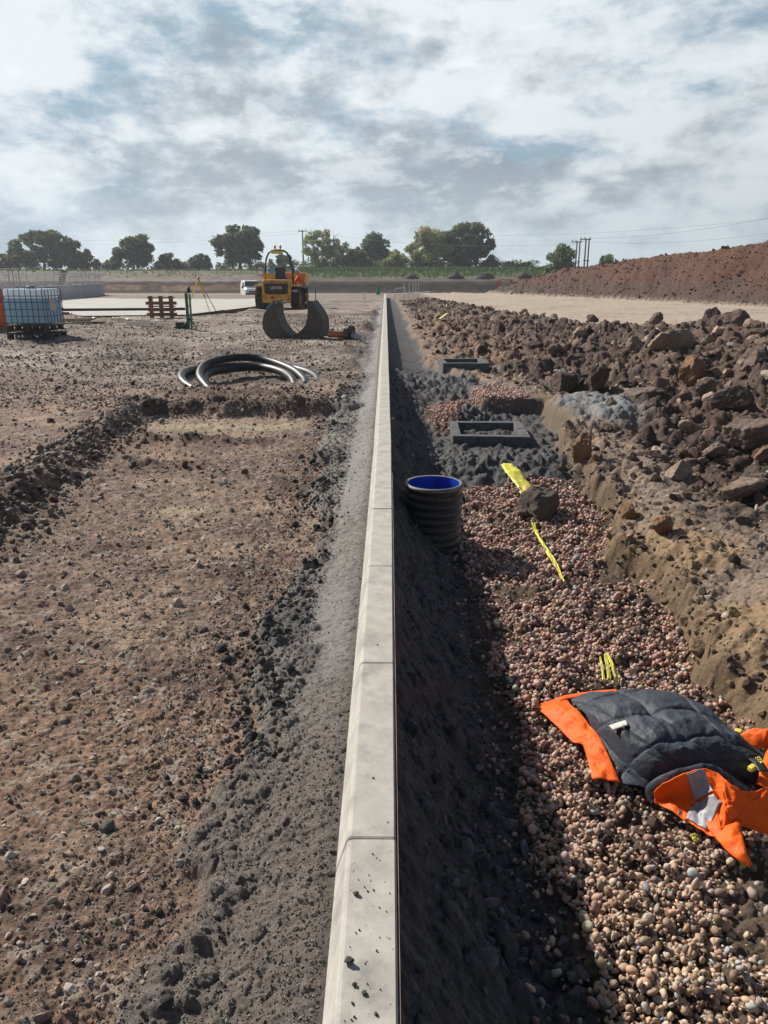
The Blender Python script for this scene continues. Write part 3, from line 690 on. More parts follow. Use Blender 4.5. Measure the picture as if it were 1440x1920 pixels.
    keep = (y < 2.3+0.5*r.uniform(size=N)) | (-0.138-x+koff(y) > 0.20) | (r.uniform(size=N) < 0.06); x, y = x[keep], y[keep]; N = len(x)
    z = terrain(x, y)[0]; S = np.clip(0.0026*np.exp(r.normal(size=N)*0.45), 0.0012, 0.010)*np.clip((y/2.2)**.5, 1, 2.0)
    C = palette(N, [(0.12, 0.108, 0.096), (0.17, 0.15, 0.135), (0.09, 0.082, 0.075), (0.26, 0.235, 0.21)], r)
    o = scatter('gravel', [rock_proto(1, r, 6, (.55, .95), 0.15) for _ in range(10)], np.stack([x, y, z+S*0.2], 1), S, C, M['clod'], r, smooth=False)
    tag(o, 'fine grey grit on the concrete backing left of the kerb', 'grit', kind='stuff')
    # soil crumbs on ridges and ruts
    N = 22000
    y = r.uniform(6.2, 27, N); x = -r.uniform(0.6, 15, N)
    w = np.maximum.reduce([np.exp(-((y-9.25)/0.2)**2)*(x > -3.3), np.exp(-((y-7.75)/0.16)**2)*(x > -2.8)*(x < -1.2), np.exp(-((y-6.65)/0.13)**2)*(x > -2.4)*(x < -1.6),
                           np.exp(-((y-10.5)/0.35)**2)*(x > -3.2)*(x < -0.9), 0.30*(fbm(x*.5, y*1.1, 4, 84) > .16)*(y > 9.3), 0.02*(y < 9.3)])
    keep = r.uniform(0, 1, N) < w; x, y = x[keep], y[keep]; z = terrain(x, y)[0]
    S = np.clip(0.015*np.exp(r.normal(size=len(x))*0.5), 0.007, 0.05)
    C = palette(len(x), [(0.10, 0.066, 0.05), (0.075, 0.05, 0.041), (0.14, 0.10, 0.075)], r)
    o = scatter('rubble', crm, np.stack([x, y, z+S*0.25], 1), S, C, M['clod'], r)
    tag(o, 'brown soil crumbs on the low ridges of scraped earth', 'crumbs', kind='stuff')
build_stones()

def pebble_mask(x, y):
    nm = fbm(x*2.1, y*2.1, 3, 91)
    e0 = 0.60+0.10*nm+0.05*vn(y*3, y*0, 92)-0.10*sm(4.2, 6.5, y)
    m = (x > e0) & (x < wall_x(y)-0.03+0.04*nm) & (y < 7.25+0.25*nm)
    m |= (((x-0.72)/0.24)**2+((y-10.4)/0.85)**2 < 1)|(((x-1.05)/0.38)**2+((y-11.2)/0.38)**2 < 1)|(((x-1.62)/0.42)**2+((y-11.35)/0.6)**2 < 1+0.5*nm)
    return m
def bed(x, y):
    return 0.035*fbm(x*1.4, y*1.4, 3, 93)+0.02*fbm(x*5, y*5, 2, 94)
def build_pebbles():
    r = np.random.default_rng(21)
    PEB = [(0.42, 0.245, 0.19), (0.34, 0.185, 0.14), (0.48, 0.31, 0.245), (0.26, 0.15, 0.12), (0.52, 0.385, 0.31), (0.39, 0.27, 0.22), (0.29, 0.22, 0.20), (0.21, 0.125, 0.10), (0.43, 0.255, 0.18)]
    NEARP = [(0.50, 0.35, 0.235), (0.42, 0.28, 0.185), (0.56, 0.43, 0.31), (0.45, 0.30, 0.195), (0.28, 0.19, 0.13), (0.20, 0.135, 0.09), (0.36, 0.31, 0.26)]
    def batch(y0, y1, per, sub, size, layers):
        A = 1.75*(y1-y0); N = int(A*per)
        x = r.uniform(0.35, 2.1, N); y = r.uniform(y0, y1, N)
        k = pebble_mask(x, y) & (x < 0.62*y+0.55)
        # a few strays in the shaded mud
        k |= (x > 0.42) & (x < 0.75) & (y < 6) & (r.uniform(size=N) < 0.06)
        # soil patches over the bed
        k &= ~((fbm(x*1.9, y*1.9, 3, 95) > 0.42) & (r.uniform(size=N) < 0.75))
        x, y = x[k], y[k]; z = terrain(x, y)[0]+bed(x, y)*(y < 7.4)
        S = np.clip(size*np.exp(r.normal(size=len(x))*0.34), size*.4, size*2.3)
        z = z+S*r.uniform(0.0, layers, len(x))
        mixn = np.clip((3.2-y)/1.6, 0, 1)[:, None]; S = np.where(r.uniform(size=len(x)) < 0.35, S*0.6, S)
        C = palette(len(x), PEB, r)*(1-mixn)+palette(len(x), NEARP, r)*mixn
        gray = r.uniform(size=len(x)) < 0.05; C[gray] = palette(gray.sum(), [(0.26, 0.27, 0.27), (0.36, 0.36, 0.35)], r)
        return x, y, z, S, C
    pr2 = [rock_proto(2, r, 6, (.55 if i_ % 3 == 0 else .72, 1.0), 0.10, (1, r.uniform(.6, .95), r.uniform(.45, .75))) for i_ in range(21)]
    pr1 = [rock_proto(1, r, 3, (.7, 1.0), 0.10, (1, r.uniform(.7, .95), r.uniform(.55, .75))) for _ in range(10)]
    a = [np.concatenate(q) for q in zip(batch(0.9, 2.5, 8200, 2, 0.0102, 1.6))]
    o = scatter('gravel', pr2, np.stack(a[:3], 1), a[3], a[4], M['pebble'], r)
    tag(o, 'rounded pink and brown pebbles filling the near end of the trench', 'pebbles', kind='stuff')
    b = batch(2.5, 4.5, 6600, 1, 0.0112, 1.6); b2 = batch(4.5, 12.2, 4800, 1, 0.0128, 1.5); b = [np.concatenate(q) for q in zip(b, b2)]
    o = scatter('gravel', pr1, np.stack(b[:3], 1), b[3], b[4], M['pebble'], r)
    tag(o, 'rounded red pebbles filling the far end of the trench', 'pebbles', kind='stuff')
build_pebbles()

def build_spoil():
    r = np.random.default_rng(31)
    N = 21000
    y = 2.2*np.exp(r.uniform(0, 1, N)*np.log(24.0)); cx, cz = crest(y); xw = wall_x(y)
    x = xw+0.1+(cx+0.9-xw)*r.uniform(0, 1, N)**1.0
    keep = (x < 0.62*y+0.6) & ((y > 5.5) | (r.uniform(size=N) < 0.5)) & ((((x-2.6)/.52)**2+((y-9.75)/.75)**2 > 1) | (r.uniform(size=N) < .12)); x, y = x[keep], y[keep]
    z = terrain(x, y)[0]
    big = sm(5.0, 7.0, y)*sm(0.15, 0.7, x-wall_x(y))
    S = np.clip(0.023*np.exp(r.normal(size=len(x))*0.85), 0.007, 0.165)*(0.45+0.55*big)*np.clip((y/9)**0.25, .7, 1.3)
    SP = [(0.112, 0.074, 0.060), (0.082, 0.055, 0.047), (0.15, 0.104, 0.084), (0.27, 0.205, 0.16), (0.058, 0.042, 0.039), (0.095, 0.063, 0.052), (0.18, 0.118, 0.078), (0.34, 0.275, 0.225)]
    C = palette(len(x), SP, r)
    pr = [rock_proto(3, r, 13, (.36, .85), 0.06, (1, r.uniform(.55, 1), r.uniform(.4, .8)), clod=0.10) for _ in range(28)]
    o = scatter('rubble', pr, np.stack([x, y, z+S*0.02], 1), S, C, M['clod'], r, smooth=False)
    tag(o, 'loose lumps of dark clay and stone covering the spoil heap', 'rubble', kind='stuff')
    # lumps of mud and concrete on the shaded slope under the kerb
    N = 5200
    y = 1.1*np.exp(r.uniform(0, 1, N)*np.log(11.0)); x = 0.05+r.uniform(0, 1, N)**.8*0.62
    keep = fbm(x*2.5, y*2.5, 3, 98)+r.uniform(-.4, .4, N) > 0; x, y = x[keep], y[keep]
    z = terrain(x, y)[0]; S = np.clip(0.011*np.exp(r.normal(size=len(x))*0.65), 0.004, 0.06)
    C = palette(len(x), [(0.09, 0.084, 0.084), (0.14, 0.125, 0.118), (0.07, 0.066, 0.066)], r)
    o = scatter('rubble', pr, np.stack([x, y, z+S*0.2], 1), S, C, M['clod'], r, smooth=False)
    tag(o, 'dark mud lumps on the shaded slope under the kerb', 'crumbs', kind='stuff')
    # clods broken off along the brink
    N = 800
    y = r.uniform(2.2, 9.0, N); x = wall_x(y)+r.normal(size=N)*0.10+0.06
    z = terrain(x, y)[0]; S = np.clip(0.013*np.exp(r.normal(size=N)*0.7), 0.005, 0.08)
    C = palette(N, [(0.16, 0.11, 0.072), (0.12, 0.083, 0.06), (0.21, 0.145, 0.09), (0.10, 0.07, 0.055)], r)
    o = scatter('rubble', pr, np.stack([x, y, z+S*0.25], 1), S, C, M['clod'], r, smooth=False)
    tag(o, 'crumbled brown earth along the brink of the trench', 'crumbs', kind='stuff')
    # small stones on the flat by the trench
    N = 6000
    y = 2.0*np.exp(r.uniform(0, 1, N)*np.log(4.0)); x = wall_x(y)+0.08+r.uniform(0, 1, N)*2.2
    keep = (x < 0.62*y+0.5) & (fbm(x*1.5, y*1.5, 3, 96)+r.uniform(-.5, .5, N) > -0.1); x, y = x[keep], y[keep]; z = terrain(x, y)[0]
    S = np.clip(0.0075*np.exp(r.normal(size=len(x))*0.6), 0.004, 0.035)
    C = palette(len(x), [(0.27, 0.22, 0.18), (0.33, 0.29, 0.25), (0.20, 0.15, 0.115), (0.16, 0.14, 0.13)], r)
    o = scatter('gravel', pr, np.stack([x, y, z+S*0.2], 1), S, C, M['stone'], r, smooth=False)
    tag(o, 'small pale stones on the bare ground beside the trench', 'stones', kind='stuff')
    # lumps on the red mound
    N = 12000
    y = r.uniform(26, 72, N); bx = np.array([p[0] for p in MOUND_B]); by = np.array([p[1] for p in MOUND_B]); o_ = np.argsort(by)
    x = np.interp(y, by[o_], bx[o_])+r.uniform(0.0, 9, N)**1.0
    z = terrain(x, y)[0]-0.015; k = z > -0.30; x, y, z = x[k], y[k], z[k]
    S = np.clip(0.045*np.exp(r.normal(size=len(x))*0.5), 0.02, 0.2)
    t = sm(0.2, 1.5, z+0.4*fbm(x*0.35, y*0.35, 3, 1))[:, None]; t2 = (sm(2.0, 3.5, z)*sm(-0.3, 0.3, fbm(x*0.35, y*0.35, 3, 1))*.9)[:, None]
    C = palette(len(x), [(0.070, 0.046, 0.038), (0.08, 0.053, 0.042), (0.06, 0.04, 0.034)], r)*(1-t)+palette(len(x), [(0.096, 0.044, 0.028), (0.110, 0.052, 0.031), (0.080, 0.038, 0.026)], r)*t
    C = C*(1-t2)+palette(len(x), [(0.155, 0.078, 0.036), (0.13, 0.066, 0.034)], r)*t2
    o = scatter('rubble', pr, np.stack([x, y, z+S*0.15], 1), S, C, M['clod'], r, smooth=False)
    tag(o, 'lumps of red earth on the big mound behind the haul road', 'rubble', kind='stuff')
    # clods big enough to tell apart: u, v (foot), width px, colour, label
    D, G, T, O = (0.080, 0.055, 0.046), (0.145, 0.106, 0.086), (0.25, 0.185, 0.14), (0.21, 0.12, 0.07)
    CL = [
        (1063, 742, 66, D, (1, .8, .85), 'dark squarish block of clay left of another dark block, above the grey mortar'),
        (1120, 745, 58, D, (.85, .8, 1.1), 'tall dark block of clay right against the squarish dark block'),
        (1205, 758, 95, G, (1, .7, .5), 'flat grey-brown slab of clay between the dark blocks and the orange clod'),
        (1292, 722, 62, O, (1, .8, .9), 'orange-tinted rounded clod high in the spoil heap'),
        (1262, 655, 84, T, (1, .8, .6), 'pale sloping slab of clay near the crest of the heap'),
        (1372, 640, 104, D, (1, .8, .75), 'largest dark clod standing on the crest of the heap'),
        (1335, 618, 50, D, (1, .8, .8), 'dark clod on the crest just left of the largest one'),
        (1190, 665, 44, T, (1, .9, .8), 'pale brown clod below the crest, right of a dark hollow'),
        (1232, 785, 40, D, (1, .9, .85), 'small dark round clod by the right end of the grey mortar'),
        (1088, 895, 58, O, (.9, .8, 1), 'cracked orange-brown clod on the brink of the trench'),
        (1272, 898, 92, T, (1, .6, .5), 'flat pale slab of clay on the stony ground above the trench'),
        (1395, 935, 120, (0.19, 0.14, 0.108), (1, .55, .42), 'long pale split lump of clay lying by the right border'),
        (1408, 845, 105, G, (1, .7, .7), 'big pale grey clod above the long split lump'),
        (1368, 775, 86, D, (1, .8, .8), 'dark brown broad clod above the big pale grey clod'),
        (1218, 842, 52, D, (.8, .7, 1), 'upright dark pointed clod amid the smaller lumps'),
        (1300, 810, 54, T, (1, .8, .6), 'tan wedge of clay below the broad dark clod'),
        (1338, 862, 60, G, (1, .8, .6), 'grey lump touching the flat pale slab'),
        (1420, 690, 70, G, (1, .8, .7), 'grey clod on the far right flank of the heap'),
        (1330, 745, 60, G, (1, .7, .6), 'grey clod just under the orange-tinted clod'),
        (1160, 690, 42, G, (1, .8, .8), 'grey clod behind the tall dark block'),
        (1045, 668, 40, G, (1, .8, .7), 'grey-brown clod right of the second block chamber'),
        (1000, 660, 34, D, (1, .8, .8), 'small dark clod close to the second block chamber'),
        (1085, 640, 40, T, (1, .8, .7), 'pale clod halfway up the heap toward the haul road'),
        (965, 610, 26, D, (1, .8, .8), 'dark little clod far along the heap'),
        (820, 598, 20, T, (1, .8, .7), 'pale stone far along the trench edge'),
        (1230, 612, 30, D, (1, .8, .9), 'dark knob on the crest against the pale haul road'),
        (1110, 608, 28, D, (1, .8, .9), 'dark knob on the crest at the left end of the heap top'),
        (1240, 1005, 52, O, (.8, .9, .9), 'brown crumbling lump hanging over the trench wall'),
        (1180, 975, 44, O, (1, .8, .8), 'rusty brown lump wedged in the trench brink near the tape clod'),
        (1405, 985, 50, G, (1, .7, .5), 'greyish clod with a smooth face near the right border'),
    ]
    for u, v, w, col, shp, lab in CL:
        p = gp(u, v-4); zc = (CAM_M.transposed() @ (p-cam_o.location)).z*-1
        s = w*zc/F_PX/2*1.08
        V, Fc = rock_proto(5, r, 13, (.40, .86), 0.06, shp, clod=0.11)
        a = r.uniform(0, 6.3); V = V*s; ca, sa = math.cos(a), math.sin(a)
        tl = r.normal()*0.25; ct, st_ = math.cos(tl), math.sin(tl)
        V = np.stack([V[:, 0], V[:, 1]*ct-V[:, 2]*st_, V[:, 1]*st_+V[:, 2]*ct], 1)
        V = np.stack([V[:, 0]*ca-V[:, 1]*sa, V[:, 0]*sa+V[:, 1]*ca, V[:, 2]], 1)
        cc = np.array(col)[None]*(1+0.35*vn(V[:, 0]/s*2+a, V[:, 1]/s*2+V[:, 2]/s*1.6, 3))[:, None]
        o = mesh_np('clod', V, Fc, M['clod'], col=np.clip(cc, .02, .6))
        hgt = -V[:, 2].min()
        o.location = (p.x, p.y+0.2*s, p.z+hgt*0.62)
        tag(o, lab, 'clod', 'large clods on the spoil heap')
build_spoil()

# ------------------------------------------------------------------ kerb
def build_kerb():
    prof = [(0.021, -0.30), (0.021, -0.005), (0.016, 0.0), (-0.094, 0.0), (-0.101, -0.0025), (-0.106, -0.009), (-0.137, -0.105), (-0.141, -0.30)]
    joints = [0.62, 1.655, 2.595, 3.60, 4.58]
    while joints[-1] < 57: joints.append(joints[-1]+0.955)
    labs = {0: 'pale concrete kerb stone nearest the camera, strewn with dirt crumbs', 1: 'second pale kerb stone from the camera, clean on top',
            2: 'third kerb stone from the camera, level with the jacket', 3: 'fourth kerb stone from the camera, before the blue-lined pipe'}
    mesh = None
    for i in range(len(joints)-1):
        y0, y1 = joints[i], joints[i+1]; ln = y1-y0
        if i < 4 or mesh is None:
            b = MB(); n = len(prof); V = []; Fc = []
            ys = [0.0015, 0.006]+[0.006+(ln-0.012)*t for t in (0.25, 0.5, 0.75)]+[ln-0.006, ln-0.0015]
            for j, yy in enumerate(ys):
                ins = 0.003 if j in (0, len(ys)-1) else 0.0
                for (px, pz) in prof: V.append((px-math.copysign(ins, px+0.05), yy, pz-(ins if pz > -0.2 else 0)))
            for j in range(len(ys)-1):
                for k in range(n-1): Fc.append((j*n+k, j*n+k+1, (j+1)*n+k+1, (j+1)*n+k))
            Fc += [tuple(range(n)), tuple(range(len(ys)*n-1, (len(ys)-1)*n-1, -1))]
            b.add(V, Fc); o = b.build('kerb_stone', M['kerb']); mesh = o.data
        else:
            o = bpy.data.objects.new('kerb_stone', mesh); COL.objects.link(o)
        kx0, kx1 = float(koff(np.array(y0))), float(koff(np.array(y1)))
        o.location = (kx0+random.uniform(-.0012, .0012), y0, random.uniform(-.0015, .0015))
        o.rotation_euler = (random.uniform(-.0012, .0012), 0, -math.atan2(kx1-kx0, ln))
        tag(o, labs.get(i, 'plain pale concrete kerb stone farther along the straight kerb'), 'kerb stone', 'kerb stones in one row')
    # builders' line along the right edge
    b = MB(); b.tube([(0.0255, 0.6, -0.004), (0.0252, 3, -0.003), (0.0256, 5.5, -0.004)], 0.0009, 6)
    tag(b.build('string_line', M['string'], smooth=True), 'pinkish string line stretched along the right edge of the kerb', 'string line')
    # crumbs and clods lying on the nearest stone
    r = np.random.default_rng(5)
    for (u, v, s, lab) in ((655, 1806, 0.0125, 'largest brown clod lying on the nearest kerb stone'), (664, 1848, 0.006, 'small dark clod below the largest one on the kerb'),
                           (683, 1863, 0.0065, 'small flat clod right of the dark one on the kerb'), (667, 1678, 0.0085, 'dark earth clod high on the nearest kerb stone'), (705, 1902, 0.005, 'tiny clod lowest on the kerb at the picture bottom')):
        V, Fc = rock_proto(2, r, 7, (.55, .9), 0.2, (1, .8, .75)); V = V*s
        o = mesh_np('clod', V, Fc, M['clod'], col=np.tile([[0.10, 0.085, 0.07]], (len(V), 1)))
        p = at_z(u, v, 0.0); o.location = (p.x, p.y, s*0.5); tag(o, lab, 'clod', 'clods on the kerb')
    N = 70
    uu = r.uniform(640, 738, N); vv = np.where(r.uniform(size=N) < .75, r.uniform(1590, 1915, N), r.uniform(800, 1590, N))
    P = np.array([at_z(a, b_, 0.0)[:] for a, b_ in zip(uu, vv)])
    P = P[(P[:, 0] > -0.09) & (P[:, 0] < 0.012)]
    S = np.clip(0.0018*np.exp(r.normal(size=len(P))*0.5), 0.0008, 0.005); P[:, 2] += S*0.4
    o = scatter('crumbs', [rock_proto(1, r, 5, (.6, .95), 0.1) for _ in range(5)], P, S, palette(len(P), [(0.07, 0.055, 0.045)], r), M['clod'], r)
    tag(o, 'fine dirt crumbs scattered on top of the kerb', 'crumbs', kind='stuff')
    b = MB(); b.box((0.036, 7.75, -0.13), (0.022, 0.028, 0.24)); b.build('timber_peg', M['timber'])
    tag(bpy.data.objects['timber_peg'], 'short timber peg driven against the right side of the kerb', 'peg')
build_kerb()

# ------------------------------------------------------------------ trench things
def build_pipe():
    top = -0.13; p = at_z(815, 912, top); rad = 0.222
    zb = zat(p.x, p.y+0.05)-0.12
    root = empty('inspection_pipe', (p.x, p.y+0.12, zb))
    H = top-zb
    prof = [(rad*0.97, 0)]; z = 0.0; pitch = 0.060
    n = int(H/pitch); pitch = H/n
    for i in range(n):
        for t, dr in ((0.05, -0.022), (0.18, -0.019), (0.32, -0.004), (0.5, 0.0), (0.72, 0.0), (0.86, -0.005), (0.97, -0.02)):
            prof.append((rad+dr, (i+t)*pitch))
    prof = [q for q in prof if q[1] < H-0.03]
    MB().lathe(prof, 56).build('corrugated_wall', M['corr'], root, smooth=True)
    MB().lathe([(rad-0.02, H-0.034), (rad, H-0.03), (rad+0.003, H-0.012), (rad-0.003, H), (rad-0.016, H+0.001), (rad-0.026, H-0.004)], 56).build('top_rim', M['rim'], root, smooth=True)
    MB().lathe([(rad-0.0262, H-0.002), (rad-0.028, H-0.02), (rad-0.028, 0.0)], 56).build('blue_lining', M['bluein'], root, smooth=True)
    tag(root, 'upright ribbed dark plastic pipe with bright blue inside beside the kerb', 'pipe')
build_pipe()

def block_chamber(x0, x1, y0, y1, top, h, label, t=0.1, nblk=2):
    root = empty('block_chamber', ((x0+x1)/2, (y0+y1)/2, top-h))
    w, d = (x1-x0), (y1-y0)
    def course(cx, cy, lx, ly, n):
        along = lx > ly
        for i in range(n):
            f = 1.0/n; g = 0.006; b = MB()
            if along: b.box((cx-lx/2+(i+.5)*lx*f, cy, h/2+random.uniform(-.004, .004)), (lx*f-g, ly, h))
            else: b.box((cx, cy-ly/2+(i+.5)*ly*f, h/2+random.uniform(-.004, .004)), (lx, ly*f-g, h))
            b.build('concrete_block', M['block'], root, bevel=0.006)
    course(0, -d/2+t/2, w, t, 3); course(0, d/2-t/2, w, t, 3)
    course(-w/2+t/2, 0, t, d-2*t, nblk); course(w/2-t/2, 0, t, d-2*t, nblk)
    tag(root, label, 'block chamber', 'block chambers in the trench'); return root
c1 = block_chamber(0.755, 1.655, 8.75, 9.72, -0.40, 0.36, 'open square manhole of grey concrete blocks, behind the blue-lined pipe')
c1.rotation_euler.z = R(-2)
c2 = block_chamber(0.95, 1.80, 14.1, 15.0, -0.16, 0.40, 'second block manhole farther along, half buried in grey mortar')
c2.rotation_euler.z = R(3)

def ribbon(name, pts, wid, mat_, parent=None, thick=0.002, rough=0.006, seed=0):
    """pts: centre points; wid: half widths; a crinkled strip with thickness"""
    r = random.Random(seed); pts = [Vector(p) for p in pts]; P = []; Wd = []
    for i in range(len(pts)-1):
        for k in range(8):
            t = k/8; P.append(pts[i].lerp(pts[i+1], t)); Wd.append(wid[i]*(1-t)+wid[i+1]*t)
    P.append(pts[-1]); Wd.append(wid[-1]); nx = 7; V = []
    for i, p in enumerate(P):
        tg = (P[min(i+1, len(P)-1)]-P[max(i-1, 0)]).normalized(); sd = tg.cross(Vector((0, 0, 1))).normalized()
        for j in range(nx):
            s = (j/(nx-1)*2-1); V.append(p+sd*(s*Wd[i])+Vector((0, 0, r.uniform(0, rough)+0.35*Wd[i]*abs(math.sin(j*1.9+1))*0.4)))
    Fc = [(i*nx+j, i*nx+j+1, (i+1)*nx+j+1, (i+1)*nx+j) for i in range(len(P)-1) for j in range(nx-1)]
    o = MB().add(V, Fc).build(name, mat_, parent, smooth=True)
    s = o.modifiers.new('solid', 'SOLIDIFY'); s.thickness = thick
    return o
def pz(u, v, dz=0.045, z=-0.66):
    p = gp(u, v, z); return (p.x, p.y, p.z+dz)
def build_tape():
    o = ribbon('warning_tape', [pz(947, 880, .04), pz(962, 897, .05), pz(982, 925, .055), pz(988, 952, .05), pz(1002, 1000, .03), pz(1022, 1040, .045), pz(1045, 1080, .045), pz(1057, 1104, .04)],
               [0.055, 0.075, 0.070, 0.03, 0.012, 0.014, 0.014, 0.006], M['tape'], seed=3, rough=.022)
    tag(o, 'long crinkled yellow warning tape running under a clay lump on the pebbles', 'warning tape')
    root = empty('warning_tape', pz(1140, 1285, .02))
    for (a, b_, w) in (((1123, 1255), (1130, 1296), .007), ((1132, 1250), (1141, 1296), .010), ((1137, 1238), (1157, 1294), .010)):
        q0 = Vector(pz(*a, .075)); q1 = Vector(pz(*b_, .05))
        s = ribbon('tape_strand', [q0, q0.lerp(q1, .5)+Vector((0, 0, .012)), q1], [w*.5, w, w], M['tape'], seed=9); s.parent = root; s.matrix_parent_inverse = Matrix.Translation(root.location).inverted()
    tag(root, 'frayed yellow tape strands sticking up behind the jacket hem', 'warning tape')
    o = ribbon('warning_tape', [pz(1296, 1582, .04), pz(1303, 1597, .045)], [.012, .008], M['tape'], seed=5); tag(o, 'small yellow scrap of tape on pebbles left of the orange sleeve', 'warning tape')
    o = ribbon('warning_tape', [pz(1372, 1608, .04), pz(1392, 1648, .045)], [.004, .007], M['tape'], seed=6); tag(o, 'thin yellow scrap of tape below the tip of the orange sleeve', 'warning tape')
    o = ribbon('warning_tape', [pz(824, 608, .25), pz(838, 604, .25)], [.055, .04], M['tape'], seed=7); tag(o, 'yellow scrap of plastic far off on the trench slope', 'warning tape')
    # clay lump on the tape
    r = np.random.default_rng(77); V, Fc = rock_proto(5, r, 8, (.64, .98), 0.06, (1, .9, .95), clod=0.06); p = gp(1012, 976, -.62); s = 0.20
    z = (V[:, 2]+1)/2; V[:, 0] *= 1.12-0.3*z; V = V*s
    o = mesh_np('clod', V, Fc, M['clod'], col=np.tile([[0.105, 0.085, 0.075]], (len(V), 1))); o.location = (p.x, p.y+.05, p.z+s*.62)
    tag(o, 'dome-shaped dark clay lump weighing down the yellow tape', 'clod')
    V, Fc = rock_proto(3, r, 7, (.6, .9), 0.12); o = mesh_np('clod', V*.055, Fc, M['clod'], col=np.tile([[0.13, 0.10, 0.085]], (len(V), 1)))
    p = gp(980, 975, -.62); o.location = (p.x, p.y, p.z+.03); tag(o, 'small crumb of clay at the left foot of the dome-shaped lump', 'clod')
build_tape()

# ------------------------------------------------------------------ jacket
def jz(u, v, h):
    z = -0.665+h; return np.array(at_z(u, v, z)[:])
def curve(pts, n):
    P = np.array([jz(*p) for p in pts]); d = np.r_[0, np.cumsum(np.linalg.norm(np.diff(P, axis=0), axis=1))]; d /= d[-1]
    t = np.linspace(0, 1, n)
    # smooth resample (Catmull-Rom like through linear + smoothing)
    Q = np.stack([np.interp(t, d, P[:, k]) for k in range(3)], 1)
    for _ in range(max(1, n//14)):
        Q[1:-1] = 0.25*Q[:-2]+0.5*Q[1:-1]+0.25*Q[2:]
    return Q
def patch(name, A, B, mat_, parent, puff=0.03, fold=0.012, ff=5.0, quilt=None, n=60, m=40, seed=0, drop=0.0, thick=0.006, mid=None):
    a = curve(A, n); b = curve(B, n); mm_ = curve(mid, n) if mid else None
    s = np.linspace(0, 1, n)[:, None]; t = np.linspace(0, 1, m)[None, :]
    if mm_ is None:
        P = a[:, None, :]*(1-t[..., None])+b[:, None, :]*t[..., None]
    else:
        T = t[..., None]; P = a[:, None]*(2*(T-.5)*(T-1))+mm_[:, None]*(4*T*(1-T))+b[:, None]*(2*T*(T-.5))
    S = s+0*t; T = t+0*s
    hgt = puff*np.sin(np.pi*np.clip(T, 0, 1))**0.7*np.sin(np.pi*np.clip(S*0.94+0.03, 0, 1))**0.4
    fold = fold*(np.sin(np.pi*np.clip(T*.98+.01, 0, 1))**.5*np.sin(np.pi*np.clip(S*.98+.01, 0, 1))**.4*.85+.15)
    Ls = np.linalg.norm(np.diff(a, axis=0), axis=1).sum(); Lt = np.linalg.norm(a-b, axis=1).mean()
    U, Wq = S*Ls*ff*2.2+seed, T*Lt*ff*2.2+seed*2.1
    hgt = hgt+fold*fbm(U, Wq, 3, seed)*1.3+fold*0.8*(0.5-np.abs(vn(U*.8+Wq*.9, Wq*.8-U*.5, seed+3)))*np.sin(np.pi*T)**.3+fold*.5*(0.5-np.abs(vn(U*2.1-Wq*1.7, Wq*1.9+U, seed+5)))+fold*.22*(0.5-np.abs(vn(U*5.1+Wq*2.7, Wq*5.9-U*2, seed+6)))
    if quilt:
        qa, qb, dep, wd = quilt
        for q in (S*qa[0]+T*qa[1]+qa[2], S*qb[0]+T*qb[1]+qb[2]):
            fr = np.abs((q % 1.0)-0.5)*2            # 1 on the seam
            hgt = hgt-dep*np.exp(-((1-fr)/wd)**2)+dep*0.55*(1-((1-fr)-1)**2*1.0)*0
        q1 = np.abs(((S*qa[0]+T*qa[1]+qa[2]) % 1)-.5)*2; q2 = np.abs(((S*qb[0]+T*qb[1]+qb[2]) % 1)-.5)*2
        hgt = hgt+dep*1.3*(1-q1**2)*(1-q2**2)
    P[..., 2] += hgt-drop
    V = P.reshape(-1, 3); i = (np.arange(n-1)[:, None]*m+np.arange(m-1)[None]).ravel()
    o = mesh_np(name, V, np.stack([i, i+1, i+m+1, i+m], 1), mat_, parent)
    sd = o.modifiers.new('solid', 'SOLIDIFY'); sd.thickness = thick; sd.offset = -1
    return P
